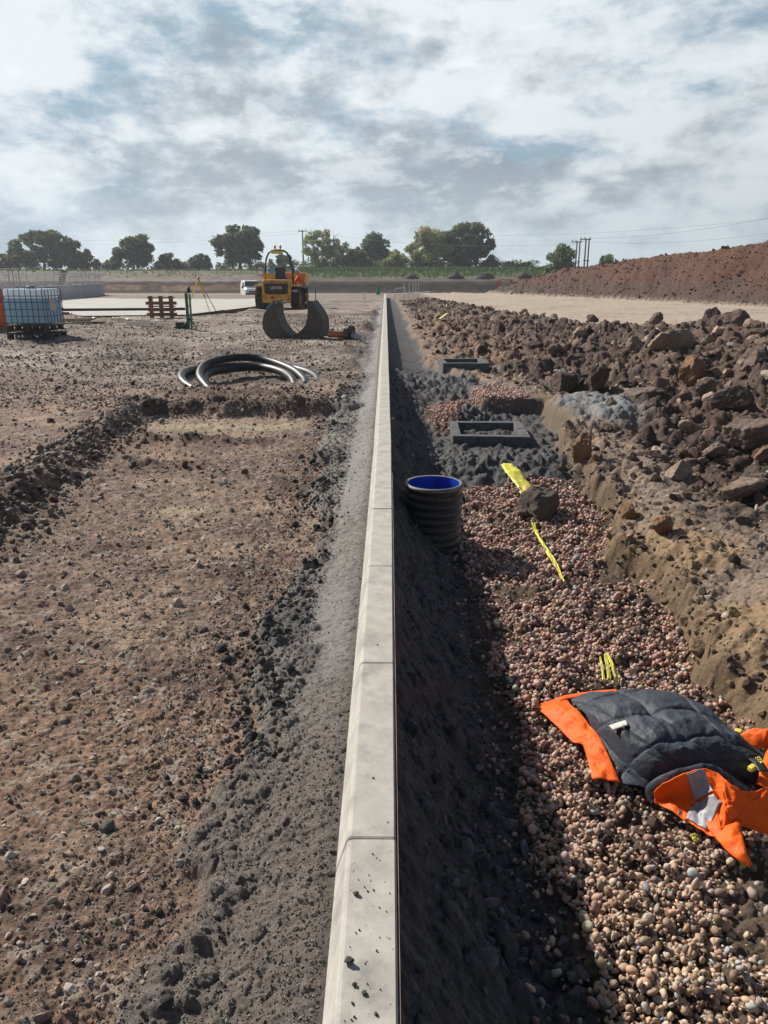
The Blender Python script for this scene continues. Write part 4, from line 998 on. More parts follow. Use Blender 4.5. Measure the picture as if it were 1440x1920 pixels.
def build_jacket():
    root = empty('jacket', (0, 0, 0))
    c0 = Vector(jz(1260, 1400, 0)); root.location = c0
    def reparent():
        for ch in root.children: ch.matrix_parent_inverse = Matrix.Translation(c0).inverted()
    # quilted lining, laid open: top edge from the hem at the left to the collar at the right, bottom edge likewise
    patch('lining', [(1064, 1312, .03), (1110, 1301, .07), (1160, 1294, .10), (1215, 1292, .13), (1275, 1303, .15), (1330, 1332, .14), (1380, 1375, .12), (1415, 1405, .08), (1450, 1430, .05)],
          [(1162, 1470, .02), (1185, 1476, .02), (1215, 1485, .03), (1245, 1478, .05), (1285, 1462, .07), (1325, 1460, .07), (1362, 1462, .06), (1405, 1466, .05), (1440, 1462, .05)],
          M['navy'], root, puff=0.05, fold=0.014, ff=4.2, quilt=((3.1, -2.2, 0.35), (2.4, 3.0, 0.1), 0.011, 0.06), n=170, m=130, seed=4, thick=0.012,
          mid=[(1100, 1358, .07), (1150, 1375, .13), (1200, 1385, .16), (1250, 1392, .17), (1300, 1400, .16), (1345, 1415, .13), (1385, 1428, .10), (1420, 1440, .06), (1445, 1450, .05)])
    # orange hem along the left
    patch('hem', [(1003, 1324, .03), (1022, 1342, .03), (1045, 1362, .035), (1075, 1392, .04), (1094, 1396, .05), (1100, 1415, .045), (1106, 1440, .03), (1111, 1462, .025)],
          [(1060, 1309, .045), (1075, 1325, .075), (1092, 1345, .085), (1112, 1366, .09), (1128, 1392, .09), (1142, 1420, .08), (1152, 1445, .055), (1162, 1469, .03)],
          M['hivis'], root, puff=0.012, fold=0.022, ff=4.5, n=70, m=36, seed=8, thick=0.004)
    patch('hem', [(1003, 1324, .025), (1060, 1303, .06), (1110, 1296, .09), (1155, 1292, .11)], [(1010, 1330, .03), (1064, 1311, .06), (1112, 1302, .09), (1158, 1297, .115)], M['hivis'], root, puff=0.006, fold=0.004, n=50, m=8, seed=3)
    # near front panel turned over to its orange face
    patch('lining_edge', [(1222, 1508, .01), (1209, 1490, .03), (1210, 1474, .06), (1232, 1458, .10), (1265, 1444, .13), (1310, 1434, .145), (1350, 1440, .12), (1385, 1462, .07), (1410, 1475, .05)],
          [(1234, 1508, .01), (1225, 1492, .04), (1229, 1478, .07), (1250, 1466, .105), (1282, 1452, .13), (1318, 1442, .145), (1346, 1450, .125), (1378, 1474, .09), (1402, 1487, .06)], M['navy'], root, puff=0.012, fold=0.008, n=80, m=14, seed=12, thick=0.01)
    A = [(1228, 1500, .03), (1226, 1486, .06), (1245, 1468, .13), (1282, 1451, .18), (1318, 1440, .195), (1345, 1450, .19), (1368, 1470, .18), (1392, 1484, .165), (1415, 1484, .155), (1445, 1474, .145)]
    B = [(1232, 1506, .025), (1262, 1525, .03), (1295, 1545, .03), (1330, 1568, .03), (1350, 1572, .05), (1368, 1560, .06), (1382, 1545, .06), (1400, 1548, .045), (1420, 1556, .035), (1450, 1566, .03)]
    mid = [(1229, 1503, .03), (1245, 1498, .03), (1275, 1500, .045), (1312, 1505, .065), (1345, 1512, .09), (1362, 1515, .11), (1380, 1515, .11), (1402, 1517, .10), (1420, 1520, .09), (1448, 1522, .08)]
    FP = patch('front_panel', A, B, M['hivis'], root, puff=0.006, fold=0.034, ff=5.0, n=200, m=90, seed=15, thick=0.004, mid=mid)
    patch('sleeve', [(1315, 1545, .035), (1335, 1562, .04), (1360, 1590, .045), (1384, 1612, .045), (1404, 1627, .03)], [(1388, 1530, .06), (1388, 1552, .07), (1393, 1578, .07), (1399, 1600, .06), (1409, 1624, .03)], M['hivis'], root, puff=0.028, fold=0.016, ff=3.4, n=50, m=30, seed=18, thick=0.004)
    # far shoulder and collar bits at the right border
    patch('collar', [(1386, 1378, .06), (1400, 1370, .08), (1425, 1368, .09), (1455, 1375, .08)], [(1400, 1398, .03), (1420, 1402, .04), (1440, 1405, .04), (1460, 1400, .04)], M['hivis'], root, puff=0.03, fold=0.02, n=40, m=24, seed=22)
    patch('hood', [(1418, 1470, .07), (1425, 1440, .09), (1436, 1410, .1), (1450, 1390, .08)], [(1450, 1490, .05), (1460, 1450, .07), (1470, 1420, .07), (1475, 1400, .06)], M['hivis'], root, puff=0.02, fold=0.015, n=40, m=24, seed=23)
    # reflective bands sewn on the front panel
    def to_u(P):
        q = (P-np.array(cam_o.location))@np.array(CAM_M); return 720+F_PX*q[..., 0]/-q[..., 2]
    def band(t0, t1, ua, ub):
        nn, mmm = FP.shape[:2]; uu = to_u(FP); ts = np.linspace(t0, t1, 16); V = []
        for k, t in enumerate(ts):
            f = k/15; j = min(int(t*(mmm-1)), mmm-1); col_ = FP[:, j]; cu_ = uu[:, j]
            for q in np.linspace(0, 1, 12):
                u_ = (ua[0]*(1-f)+ua[1]*f)*(1-q)+(ub[0]*(1-f)+ub[1]*f)*q
                i_ = int(np.argmin(np.abs(cu_-u_))); V.append(col_[i_]+np.array([-0.001, -0.004, 0.005]))
        V = np.array(V); i = (np.arange(15)[:, None]*12+np.arange(11)[None]).ravel()
        o = mesh_np('reflective_band', V, np.stack([i, i+1, i+13, i+12], 1), M['reflect'], root)
        sd = o.modifiers.new('solid', 'SOLIDIFY'); sd.thickness = .002
    band(0.03, 0.47, (1286, 1302), (1317, 1338)); band(0.51, 0.97, (1306, 1286), (1354, 1324))
    patch('label_patch', [(1142, 1360, .195), (1160, 1354, .205), (1173, 1350, .21)], [(1149, 1368, .195), (1167, 1363, .205), (1178, 1359, .21)], M['label'], root, puff=0.004, fold=0.002, n=12, m=8, thick=0.003)
    for (u, v, h) in ((1256, 1471, .105), (1274, 1524, .055), (1405, 1495, .115)):
        c = Vector(jz(u, v, h)); MB().lathe([(0, .004), (.007, .004), (.009, 0)], 12, c).build('press_stud', M['cage'], root, smooth=True)
    # black strap end with yellow lettering and a yellow clip
    q0, q1 = Vector(jz(1412, 1424, .13)), Vector(jz(1432, 1448, .13))
    b = ribbon('strap', [q0, q0.lerp(q1, .5)+Vector((0, 0, .01)), q1], [.02, .02, .02], M['black'], root, thick=.004, rough=.001)
    d = (q1-q0); lettering('STA', .025, M['tape'], root, q0.lerp(q1, .45)+Vector((0, -.004, .028)), (0.25, 0, math.atan2(d.y, d.x)), .0008)
    MB().box(jz(1410, 1440, .12), (.035, .022, .022), Matrix.Rotation(.6, 3, 'Z')).build('clip', M['tape'], root, bevel=.004)
    MB().box(jz(1384, 1372, .06), (.03, .03, .02), Matrix.Rotation(-.6, 3, 'Z')).build('clip', M['tape'], root, bevel=.004)
    reparent()
    tag(root, 'orange hi-vis coat thrown down inside out with navy quilted lining', 'coat')
build_jacket()

# ------------------------------------------------------------------ left: coil, bucket, gully pipe
def build_coil():
    K = [(410, 739, 10.7), (372, 733, 10.85), (347, 719, 11.2), (340, 706, 11.6), (352, 696, 12.1), (390, 690, 12.6), (450, 686, 12.95), (520, 686, 12.95), (572, 696, 12.4), (596, 711, 11.7), (588, 728, 11.1),
         (545, 756, 10.5), (460, 766, 10.4), (412, 746, 10.7),
         (381, 717, 11.15), (375, 699, 11.6), (390, 682, 12.05), (435, 671, 12.5), (485, 672, 12.7), (530, 685, 12.35), (561, 702, 11.8), (572, 725, 11.2),
         (525, 760, 10.6), (440, 764, 10.5), (396, 738, 11.0),
         (384, 714, 11.4), (394, 699, 11.9), (440, 691, 12.35), (490, 688, 12.5), (530, 698, 12.05), (549, 713, 11.5), (554, 733, 11.1)]
    P = [at_y(*k) for k in K]; pts = []
    for i in range(len(P)-1):
        p0, p1, p2, p3 = P[max(i-1, 0)], P[i], P[i+1], P[min(i+2, len(P)-1)]
        for j in range(8):
            t = j/8; pts.append(0.5*((2*p1)+(p2-p0)*t+(2*p0-5*p1+4*p2-p3)*t*t+(3*p1-p0-3*p2+p3)*t**3))
    pts.append(P[-1])
    o = MB().tube(pts, 0.062, 16).build('pipe_coil', M['hose'], smooth=True)
    tag(o, 'loose coil of shiny black plastic pipe on the dirt', 'pipe coil')
build_coil()

def build_bucket():
    k = 1/756.0; X0, Z0 = 690, 792
    def P(l): return [((a-X0)*k, (Z0-b)*k) for a, b in l]
    left = P([(345, 92), (300, 98), (268, 130), (185, 235), (110, 335), (75, 480), (80, 600), (140, 700), (230, 770), (290, 795), (500, 785), (640, 752), (690, 740), (600, 715), (500, 620), (420, 520), (370, 400), (348, 300)])
    right = P([(945, 112), (970, 92), (1010, 95), (1090, 190), (1170, 300), (1220, 420), (1228, 580), (1180, 740), (1000, 755), (850, 745), (745, 735), (780, 690), (765, 640), (840, 590), (900, 500), (935, 400), (950, 250)])
    base = P([(290, 797), (500, 770), (620, 712), (700, 672), (770, 655), (830, 672), (930, 745), (1100, 757), (1150, 775), (900, 800), (600, 806)])
    p = gp(552, 637, -.2); root = empty('excavator_bucket', (p.x, p.y+.1, p.z-.02), R(-11))
    D = 0.58
    for nm, pl in (('jaw', left), ('jaw', right)):
        j = MB().prism(pl, 0.035, D-0.035).build(nm, M['steel'], root, bevel=.01)
        cxm = sum(a for a, _ in pl)/len(pl); czm = sum(b for _, b in pl)/len(pl)
        big = [(cxm+(a-cxm)*1.02, max(czm+(b-czm)*1.02, 0.0)) for a, b in pl]
        MB().prism(big, 0, 0.034).build('side_plate', M['steel'], j, bevel=.006)
        MB().prism(big, D-0.034, D).build('side_plate', M['steel'], j, bevel=.006)
    MB().prism(base, 0.04, D-0.04).build('floor_plate', M['steel'], root)
    for x in (-.42, .33): MB().tube([(x, -.03, .87), (x, D+.03, .87)], .035, 14).build('pivot_pin', M['cage'], root, smooth=True)
    MB().prism(P([(290, 130), (240, 195), (170, 250), (165, 215), (240, 130)]), -.004, .03).build('blue_patch', M['bluepaint'], root)
    b = MB()
    for i in range(4): b.box((0.10+i*.055, 0.08, .07+.012*i), (.03, .16, .035), Matrix.Rotation(.5, 3, 'Y'))
    b.build('tooth', M['galv'], root, bevel=.005)
    tag(root, 'rusty steel excavator bucket with two curved jaws standing open', 'bucket')
build_bucket()

def build_gully():
    p = gp(652, 640, -.2); root = empty('drain_gully', (p.x, p.y+.1, p.z), R(-28))
    MB().lathe([(0.0, -.05), (.055, -.05), (.055, -.52), (.082, -.52), (.082, -.46), (.075, -.45), (.075, .02), (0, .02)][2:], 28, (0, 0, .14), 'x').build('orange_pipe', M['clay'], root, smooth=True)
    MB().lathe([(.066, -.518), (.066, -.1), (0.0, -.1)], 24, (0, 0, .14), 'x').build('pipe_bore', M['black'], root, smooth=True)
    b = MB(); b.prism([(-.17, -.03), (.17, -.03), (.20, .12), (.18, .30), (.11, .36), (-.11, .36), (-.18, .30), (-.20, .12)], -.06, .07)
    o = b.build('gully_collar', M['black'], root, bevel=.015); o.rotation_euler = (0, 0, R(90)); o.location = (.05, 0, 0)
    MB().tube([(.11, 0, .14), (.26, 0, .10), (.33, 0, .07)], [.085, .075, .07], 20).build('grey_spout', M['pvcgrey'], root, smooth=True)
    tag(root, 'black drain gully lying down with a stub of orange pipe', 'drain gully')
build_gully()

# ------------------------------------------------------------------ dumper and worker
def build_dumper():
    gz = zat(-5, 36.2)
    root = empty('site_dumper', (-5.02, 36.0, gz), R(-1.5))
    def wheel(x, y, s):
        w = MB(); r0 = 0.50; n = 40
        prof = [(0.30, -.19), (.40, -.20), (.465, -.185), (.49, -.15), (r0-.01, -.10), (r0-.01, .10), (.49, .15), (.465, .185), (.40, .20), (.30, .19)]
        w.lathe(prof, n, (0, 0, 0), 'x')
        t = w.build('tyre', M['rubber'], None, smooth=True)
        tr = MB()
        for k in range(22):
            a = 2*math.pi*k/22
            for sd in (-1, 1):
                rt = Matrix.Rotation(-(a+sd*.07), 3, 'X')
                tr.box(rt @ Vector((sd*.095, 0, r0+.004)), (.19, .055, .045), rt @ Matrix.Rotation(sd*.45, 3, 'Z'))
        e = empty('wheel', (x, y, .52)); e.parent = root
        t.parent = e
        tr.build('tread', M['rubber'], e)
        MB().lathe([(.0, s*.06), (.12, s*.08), (.14, s*.02), (.28, s*.05), (.31, s*.16), (.305, s*.19)], 28, (0, 0, 0), 'x').build('rim', M['yellow'], e, smooth=True)
    for x in (-.80, .80):
        wheel(x, 0.15, math.copysign(1, x)); wheel(x, 2.62, math.copysign(1, x))
    # engine cover with grille
    body = MB(); prof = [(-.62, .36), (.62, .36), (.66, .52), (.64, 1.22), (.58, 1.34), (-.58, 1.34), (-.64, 1.22), (-.66, .52)]
    body.prism(prof, -.42, 1.05); body.build('engine_cover', M['yellow'], root, bevel=.035, seg=3)
    MB().prism([(-.52, .80), (-.44, .74), (.44, .74), (.52, .80), (.53, 1.20), (-.53, 1.20)], -.445, -.415).build('grille', M['black'], root, bevel=.01)
    MB().box((0, -.425, 1.255), (1.10, .03, .05)).build('grille_trim', M['clay'], root)
    lettering('LEWIS', .19, M['white'], root, (0, -.452, 1.01), (R(90), 0, 0), .004)
    MB().box((0, -.20, 1.355), (1.14, .36, .03)).build('cover_lid', M['paleboard'], root, bevel=.01)
    MB().box((0, -.50, .40), (.30, .14, .16)).build('tow_hitch', M['yellow'], root, bevel=.02)
    b = MB(); b.box((0, -.44, .50), (1.30, .07, .26)); b.build('rear_weight', M['yellow'], root, bevel=.03)
    MB().box((-.18, -.478, .60), (.18, .004, .12)).build('warning_sticker', M['red'], root)
    for x in (-.93, .80):
        MB().box((x, -.22, .80 if x < 0 else .88), (.26, .10, .10)).build('tail_light', M['clay'] if x < 0 else M['galv'], root, bevel=.015)
    ch = MB(); ch.box((0, 1.4, .62), (.62, 2.4, .30)); ch.box((0, .15, .52), (1.3, .16, .16)); ch.box((0, 2.62, .52), (1.3, .16, .16)); ch.build('chassis', M['black'], root, bevel=.02)
    for x in (-.78, .78):
        MB().prism([(x-.24, .0), (x+.24, .0), (x+.24, .06), (x-.24, .06)], -.35, .65).build('mudguard', M['yellow'], root).location.z = 1.08
    # roll bar
    rp = [(-.60, .42, 1.20), (-.61, .42, 1.80), (-.54, .42, 2.25), (-.42, .42, 2.50), (-.26, .42, 2.60), (0, .42, 2.62), (.26, .42, 2.60), (.42, .42, 2.50), (.54, .42, 2.25), (.63, .42, 1.80), (.66, .42, 1.0)]
    MB().tube(rp, .042, 12).build('roll_bar', M['black'], root, smooth=True)
    MB().box((-.02, .36, 2.53), (.52, .05, .13)).build('light_bar', M['plate'], root, bevel=.01)
    for x in (-.12, .12):
        bk = MB(); bk.lathe([(.035, 0), (.035, .05), (.05, .05), (.048, .15), (.03, .17), (0, .175)], 16, (x, .42, 2.66)); bk.build('beacon', M['amber'], root, smooth=True)
    st = MB(); st.box((.02, .95, 1.42), (.50, .50, .14)); st.box((.02, .72, 1.66), (.46, .12, .46)); st.build('seat', M['black'], root, bevel=.04)
    MB().tube([(.02, 1.75, 1.1), (.02, 1.55, 1.68)], .03, 8).build('steering_column', M['black'], root)
    wl = [(.02+.19*math.cos(a), 1.53+.08*math.sin(a), 1.68+.17*math.sin(a)) for a in [i*math.pi/12 for i in range(25)]]
    MB().tube(wl, .016, 8).build('steering_wheel', M['black'], root, smooth=True)
    MB().box((0, 1.8, 1.05), (1.2, .08, .55)).build('dash_panel', M['black'], root, bevel=.02)
    MB().box((-.30, .38, 1.72), (.20, .03, .26), Matrix.Rotation(.15, 3, 'Y')).build('blue_bag', M['rag'], root, bevel=.01)
    for x in (-.66, .70): MB().box((x, .48, 1.72), (.10, .05, .24)).build('mirror', M['bluepaint'], root, bevel=.015)
    # skip
    sk = MB(); y0, y1 = 2.0, 3.5
    V = [(-.80, y0+.2, .80), (.80, y0+.2, .80), (.85, y1-.2, .80), (-.85, y1-.2, .80), (-1.04, y0-.1, 1.60), (1.04, y0-.1, 1.60), (1.06, y1+.35, 1.55), (-1.06, y1+.35, 1.55)]
    sk.add(V, [(3, 2, 1, 0), (0, 1, 5, 4), (1, 2, 6, 5), (2, 3, 7, 6), (3, 0, 4, 7)])
    o = sk.build('skip', M['yellow'], root); s = o.modifiers.new('solid', 'SOLIDIFY'); s.thickness = .05
    MB().tube([(-1.05, y0-.1, 1.62), (1.05, y0-.1, 1.62)], .035, 8).build('skip_rim', M['yellow'], root)
    MB().prism([(.74, .62), (1.05, .62), (1.05, 1.2), (.90, 1.3)], 1.98, 2.02).build('skip_bracket', M['paleboard'], root)
    tag(root, 'yellow site dumper seen from behind with roll bar and beacons', 'dumper')
build_dumper()

def skinned(name, joints, edges, mat_, parent, sub=2):
    me = bpy.data.meshes.new(name); me.from_pydata([j[0] for j in joints], edges, []); me.update()
    o = bpy.data.objects.new(name, me); COL.objects.link(o); o.parent = parent
    sk = o.modifiers.new('skin', 'SKIN')
    if not me.skin_vertices:
        bm = bmesh.new(); bm.from_mesh(me); bm.verts.layers.skin.verify(); bm.to_mesh(me); bm.free()
    for i, j in enumerate(joints):
        r = j[1]; me.skin_vertices[0].data[i].radius = r if isinstance(r, tuple) else (r, r)
    me.skin_vertices[0].data[0].use_root = True
    s = o.modifiers.new('subd', 'SUBSURF'); s.levels = s.render_levels = sub
    me.materials.append(mat_); return o
def build_worker():
    x0, y0 = -4.02, 37.35; gz = zat(x0, y0)
    root = empty('person', (x0, y0, gz), R(70))       # local +y is the way he faces, towards the machine on his left
    J = [((0, 0, .95), .15), ((0, .05, 1.15), (.15, .12)), ((0, .14, 1.35), (.18, .12)), ((0, .20, 1.45), .08), ((0, .25, 1.53), .055), ((0, .28, 1.60), .085), ((0, .30, 1.69), .09), ((0, .30, 1.76), .07),
         ((-.19, .15, 1.41), .065), ((-.26, .30, 1.20), .05), ((-.20, .52, 1.22), .038), ((-.18, .60, 1.22), (.04, .022)),
         ((.19, .15, 1.41), .065), ((.27, .28, 1.20), .05), ((.21, .52, 1.18), .038), ((.19, .60, 1.18), (.04, .022)),
         ((-.10, -.01, .88), .10), ((-.12, .04, .50), .07), ((-.12, -.02, .10), .05), ((-.12, .12, .04), (.045, .035)),
         ((.10, -.01, .88), .10), ((.13, .06, .50), .07), ((.13, .02, .10), .05), ((.13, .16, .04), (.045, .035))]
    for s in (-1, 1):
        b = len(J)
        hx, hz = (-.18, 1.22) if s < 0 else (.19, 1.18)
        for k in range(4): J += [((hx-.027+.018*k, .645, hz), .011), ((hx-.027+.018*k, .685-.006*abs(k-1.5), hz-.015), .009)]
        J += [((hx-s*.05, .62, hz-.005), .012), ((hx-s*.06, .655, hz-.012), .010)]
    E = [(0, 1), (1, 2), (2, 3), (3, 4), (4, 5), (5, 6), (6, 7), (2, 8), (8, 9), (9, 10), (10, 11), (2, 12), (12, 13), (13, 14), (14, 15), (0, 16), (16, 17), (17, 18), (18, 19), (0, 20), (20, 21), (21, 22), (22, 23)]
    for s, hand, b in ((-1, 11, 24), (1, 15, 34)):
        for k in range(5): E += [(hand, b+2*k), (b+2*k, b+2*k+1)]
    skinned('body', J, E, M['skin'], root)
    # face
    f = MB()
    f.tube([(0, .375, 1.665), (0, .40, 1.64), (0, .385, 1.63)], [.008, .014, .008], 8); f.build('nose', M['skin'], root, smooth=True)
    for s in (-1, 1): MB().lathe([(0, .008), (.008, .006), (.011, 0), (.008, -.006), (0, -.008)], 10, (s*.033, .374, 1.68)).build('eye', M['black'], root, smooth=True)
    MB().box((0, .372, 1.61), (.05, .012, .01)).build('mouth', M['clay'], root)
    skinned('trousers', [((0, 0, .95), .165), ((-.10, -.01, .86), .115), ((-.12, .04, .50), .085), ((-.12, -.02, .12), .07), ((.10, -.01, .86), .115), ((.13, .06, .50), .085), ((.13, .02, .12), .07)], [(0, 1), (1, 2), (2, 3), (0, 4), (4, 5), (5, 6)], M['trouser'], root)
    skinned('hi_vis_coat', [((0, 0, .90), (.19, .16)), ((0, .05, 1.15), (.20, .16)), ((0, .14, 1.36), (.21, .15)), ((0, .20, 1.46), .10), ((-.20, .15, 1.41), .09), ((-.26, .30, 1.20), .072), ((-.20, .48, 1.22), .055), ((.20, .15, 1.41), .09), ((.27, .28, 1.20), .072), ((.21, .48, 1.18), .055)],
            [(0, 1), (1, 2), (2, 3), (2, 4), (4, 5), (5, 6), (2, 7), (7, 8), (8, 9)], M['hivis'], root)
    for z, y, w in ((1.02, .02, .21), (1.16, .05, .215)):
        MB().lathe([(w, -.03), (w+.004, 0), (w, .03)], 28, (0, y, z)).build('reflective_band', M['reflect'], root, smooth=True)
    MB().lathe([(.145, 0), (.118, .012), (.115, .06), (.09, .11), (.04, .135), (0, .14)], 24, (0, .30, 1.70)).build('helmet', M['hat'], root, smooth=True)
    tag(root, 'person in orange hi-vis coat leaning toward the yellow dumper', 'person')
build_worker()

# ------------------------------------------------------------------ van
def build_van():
    p = at_y(470, 554, 98); gz = zat(p.x, 98)
    root = empty('white_van', (p.x, 98, gz), R(196))   # local +y is forward
    def loft(secs):
        n = len(secs[0][1]); V = []; Fc = []
        for y, pl in secs: V += [(a, y, b) for a, b in pl]
        for i in range(len(secs)-1):
            for k in range(n): Fc.append((i*n+k, i*n+(k+1) % n, (i+1)*n+(k+1) % n, (i+1)*n+k))
        Fc += [tuple(range(n)), tuple(range((len(secs))*n-1, (len(secs)-1)*n-1, -1))]
        return V, Fc
    def sec(w, zb, zs, zt, wt): return [(-w, zb), (w, zb), (w, zs), (wt, zt-.08), (wt-.1, zt), (-wt+.1, zt), (-wt, zt-.08), (-w, zs)]
    V, Fc = loft([(-2.5, sec(.95, .35, 1.15, 1.93, .84)), (-2.4, sec(.98, .30, 1.15, 1.97, .86)), (1.0, sec(.98, .30, 1.15, 1.97, .86)), (1.35, sec(.98, .30, 1.15, 1.93, .84)), (1.9, sec(.98, .30, 1.1, 1.35, .83)), (2.0, sec(.97, .30, 1.05, 1.22, .84)), (2.55, sec(.93, .32, .90, 1.02, .80)), (2.68, sec(.86, .38, .80, .90, .72))])
    MB().add(V, Fc).build('body', M['white'], root, bevel=.03, seg=3)
    MB().add([(-.80, 1.40, 1.87), (.80, 1.40, 1.87), (.86, 1.94, 1.27), (-.86, 1.94, 1.27)], [(0, 1, 2, 3)]).build('windscreen', M['glass'], root).location = (0, .045, .045)
    for s in (-1, 1):
        MB().add([(s*.925, .25, 1.80), (s*.925, 1.2, 1.80), (s*.985, 1.75, 1.25), (s*.985, .25, 1.22)], [(0, 1, 2, 3)]).build('side_window', M['glass'], root).location = (s*.02, 0, 0)
        MB().box((s*.72, 2.62, .86), (.26, .10, .18), Matrix.Rotation(-s*.25, 3, 'Z')).build('headlight', M['galv'], root, bevel=.03)
        MB().box((s*1.10, 1.55, 1.22), (.18, .08, .24)).build('mirror', M['black'], root, bevel=.03)
        for y in (-1.6, 1.75):
            w = MB(); w.lathe([(.19, -.10), (.30, -.11), (.335, -.06), (.335, .06), (.30, .11), (.19, .10)], 28, (0, 0, 0), 'x'); o = w.build('wheel', M['rubber'], root, smooth=True); o.location = (s*.86, y, .335)
            MB().lathe([(0, s*.08), (.17, s*.09), (.20, s*.10)], 20, (0, 0, 0), 'x').build('rim', M['galv'], o, smooth=True)
    MB().box((0, 2.69, .72), (.95, .05, .20)).build('grille', M['black'], root, bevel=.02)
    MB().box((0, 2.62, .45), (1.75, .22, .26)).build('bumper', M['black'], root, bevel=.05)
    tag(root, 'white panel van parked beyond the concrete slab', 'van')
build_van()

# ------------------------------------------------------------------ left middle distance
def build_ibc():
    p = gp(50, 636); gz = p.z-.03
    root = empty('water_tank', (p.x+.08, p.y+.42, gz+.28), R(-4)); root.scale = (.92, .92, .92)
    W_, D_, H_ = 1.20, 0.98, 1.0
    def rbox(z0, z1, w, d, rt):
        b = MB(); b.box((0, 0, (z0+z1)/2), (w, d, z1-z0)); return b
    rbox(.12, .78, W_-.06, D_-.06, .05).build('liquid_part', milky('blue liquid behind plastic', (0.46, 0.62, 0.74)), root, bevel=.06, seg=3)
    rbox(.782, 1.02, W_-.06, D_-.06, .05).build('tank_top', milky('translucent white plastic', (0.80, 0.86, 0.90)), root, bevel=.07, seg=3)
    MB().lathe([(.11, 0), (.11, .06), (.10, .075), (0, .075)], 24, (0, 0, 1.015)).build('filler_cap', M['cage'], root, smooth=True)
    cg = MB(); w, d = W_/2, D_/2
    for z in (.14, .32, .50, .68, .84):
        cg.tube([(-w, -d, z), (w, -d, z), (w, d, z), (-w, d, z), (-w, -d, z)], .011, 6)
    for i in range(8):
        x = -w+.06+i*(W_-.12)/7
        for y in (-d, d): cg.tube([(x, y, .06), (x, y, 1.02 if y < 0 else 1.02)], .011, 6)
        cg.tube([(x, -d, 1.02), (x, -d+.12, 1.055), (x, d-.12, 1.055), (x, d, 1.02)], .009, 6)
    for i in range(6):
        y = -d+.05+i*(D_-.1)/5
        for x in (-w, w): cg.tube([(x, y, .06), (x, y, 1.0)], .011, 6)
    cg.build('cage', M['cage'], root)
    MB().box((w+.012, -.12, .62), (.006, .36, .34)).build('side_plate', M['galv'], root)
    pl = MB()
    for x in (-.5, 0, .5):
        for y in (-.4, 0, .4): pl.box((x, y, .0), (.12, .12, .10))
    pl.box((0, 0, .065), (1.2, 1.0, .03)); pl.box((0, -.42, -.06), (1.2, .1, .025)); pl.box((0, .42, -.06), (1.2, .1, .025)); pl.box((0, 0, -.06), (1.2, .1, .025))
    pl.build('base_pallet', M['darkwood'], root)
    tag(root, 'caged plastic water tank with blue liquid standing on a pallet', 'water tank')
    r2 = empty('timber_pallet', (p.x+.10, p.y+.42, gz+.012), R(-2)); r2.scale = (.92, .92, .92)
    a = MB()
    for y in (-.42, 0, .42): a.box((0, y, .012), (1.25, .12, .025)); 
    a.build('bottom_board', M['darkwood'], r2)
    for x in (-.54, 0, .54):
        for y in (-.42, 0, .42): MB().box((x, y, .08), (.13, .13, .11)).build('spacer_block', M['darkwood'], r2)
    a = MB()
    for i in range(7): a.box((-.54+i*.18, 0, .155), (.13, 1.0, .035))
    a.build('deck', M['darkwood'], r2)
    for x in (-.28, .22): MB().box((x, -.49, .09), (.08, .01, .05)).build('paper_tag', M['rubbish'], r2)
    tag(r2, 'dark timber pallet on the ground underneath the water tank', 'pallet')
    # orange drum-like barrier just showing behind at the left border
    q = at_z(-14, 632, -.22)
    e = empty('plastic_barrier', (q.x-.42, q.y+.9, zat(q.x, q.y)), R(8))
    MB().prism([(-.45, .02), (.45, .02), (.45, 1.0), (.36, 1.12), (-.36, 1.12), (-.45, 1.0)], -.05, .05).build('panel', M['orange'], e, bevel=.03)
    for x in (-.3, .3): MB().box((x, 0, .02), (.12, .55, .05)).build('foot', M['black'], e, bevel=.01)
    MB().box((0, -.055, .80), (.7, .01, .15)).build('reflective_band', M['red'], e)
    tag(e, 'orange plastic barrier half hidden left of the water tank', 'barrier')
    for i, (dx, dy, a_) in enumerate(((-.35, .1, 4), (-.3, .25, -3), (-.4, .4, 2))):
        o = MB().box((0, 0, 0), (1.1, .09, .05)).build('timber_plank', M['timber'], bevel=.004); o.location = (q.x+dx, q.y+dy, zat(q.x, q.y)+.03+.055*i); o.rotation_euler.z = R(a_)
        tag(o, ('lowest', 'middle', 'topmost')[i]+' short plank stacked at the left border beside the tank', 'plank', 'planks beside the tank')
build_ibc()

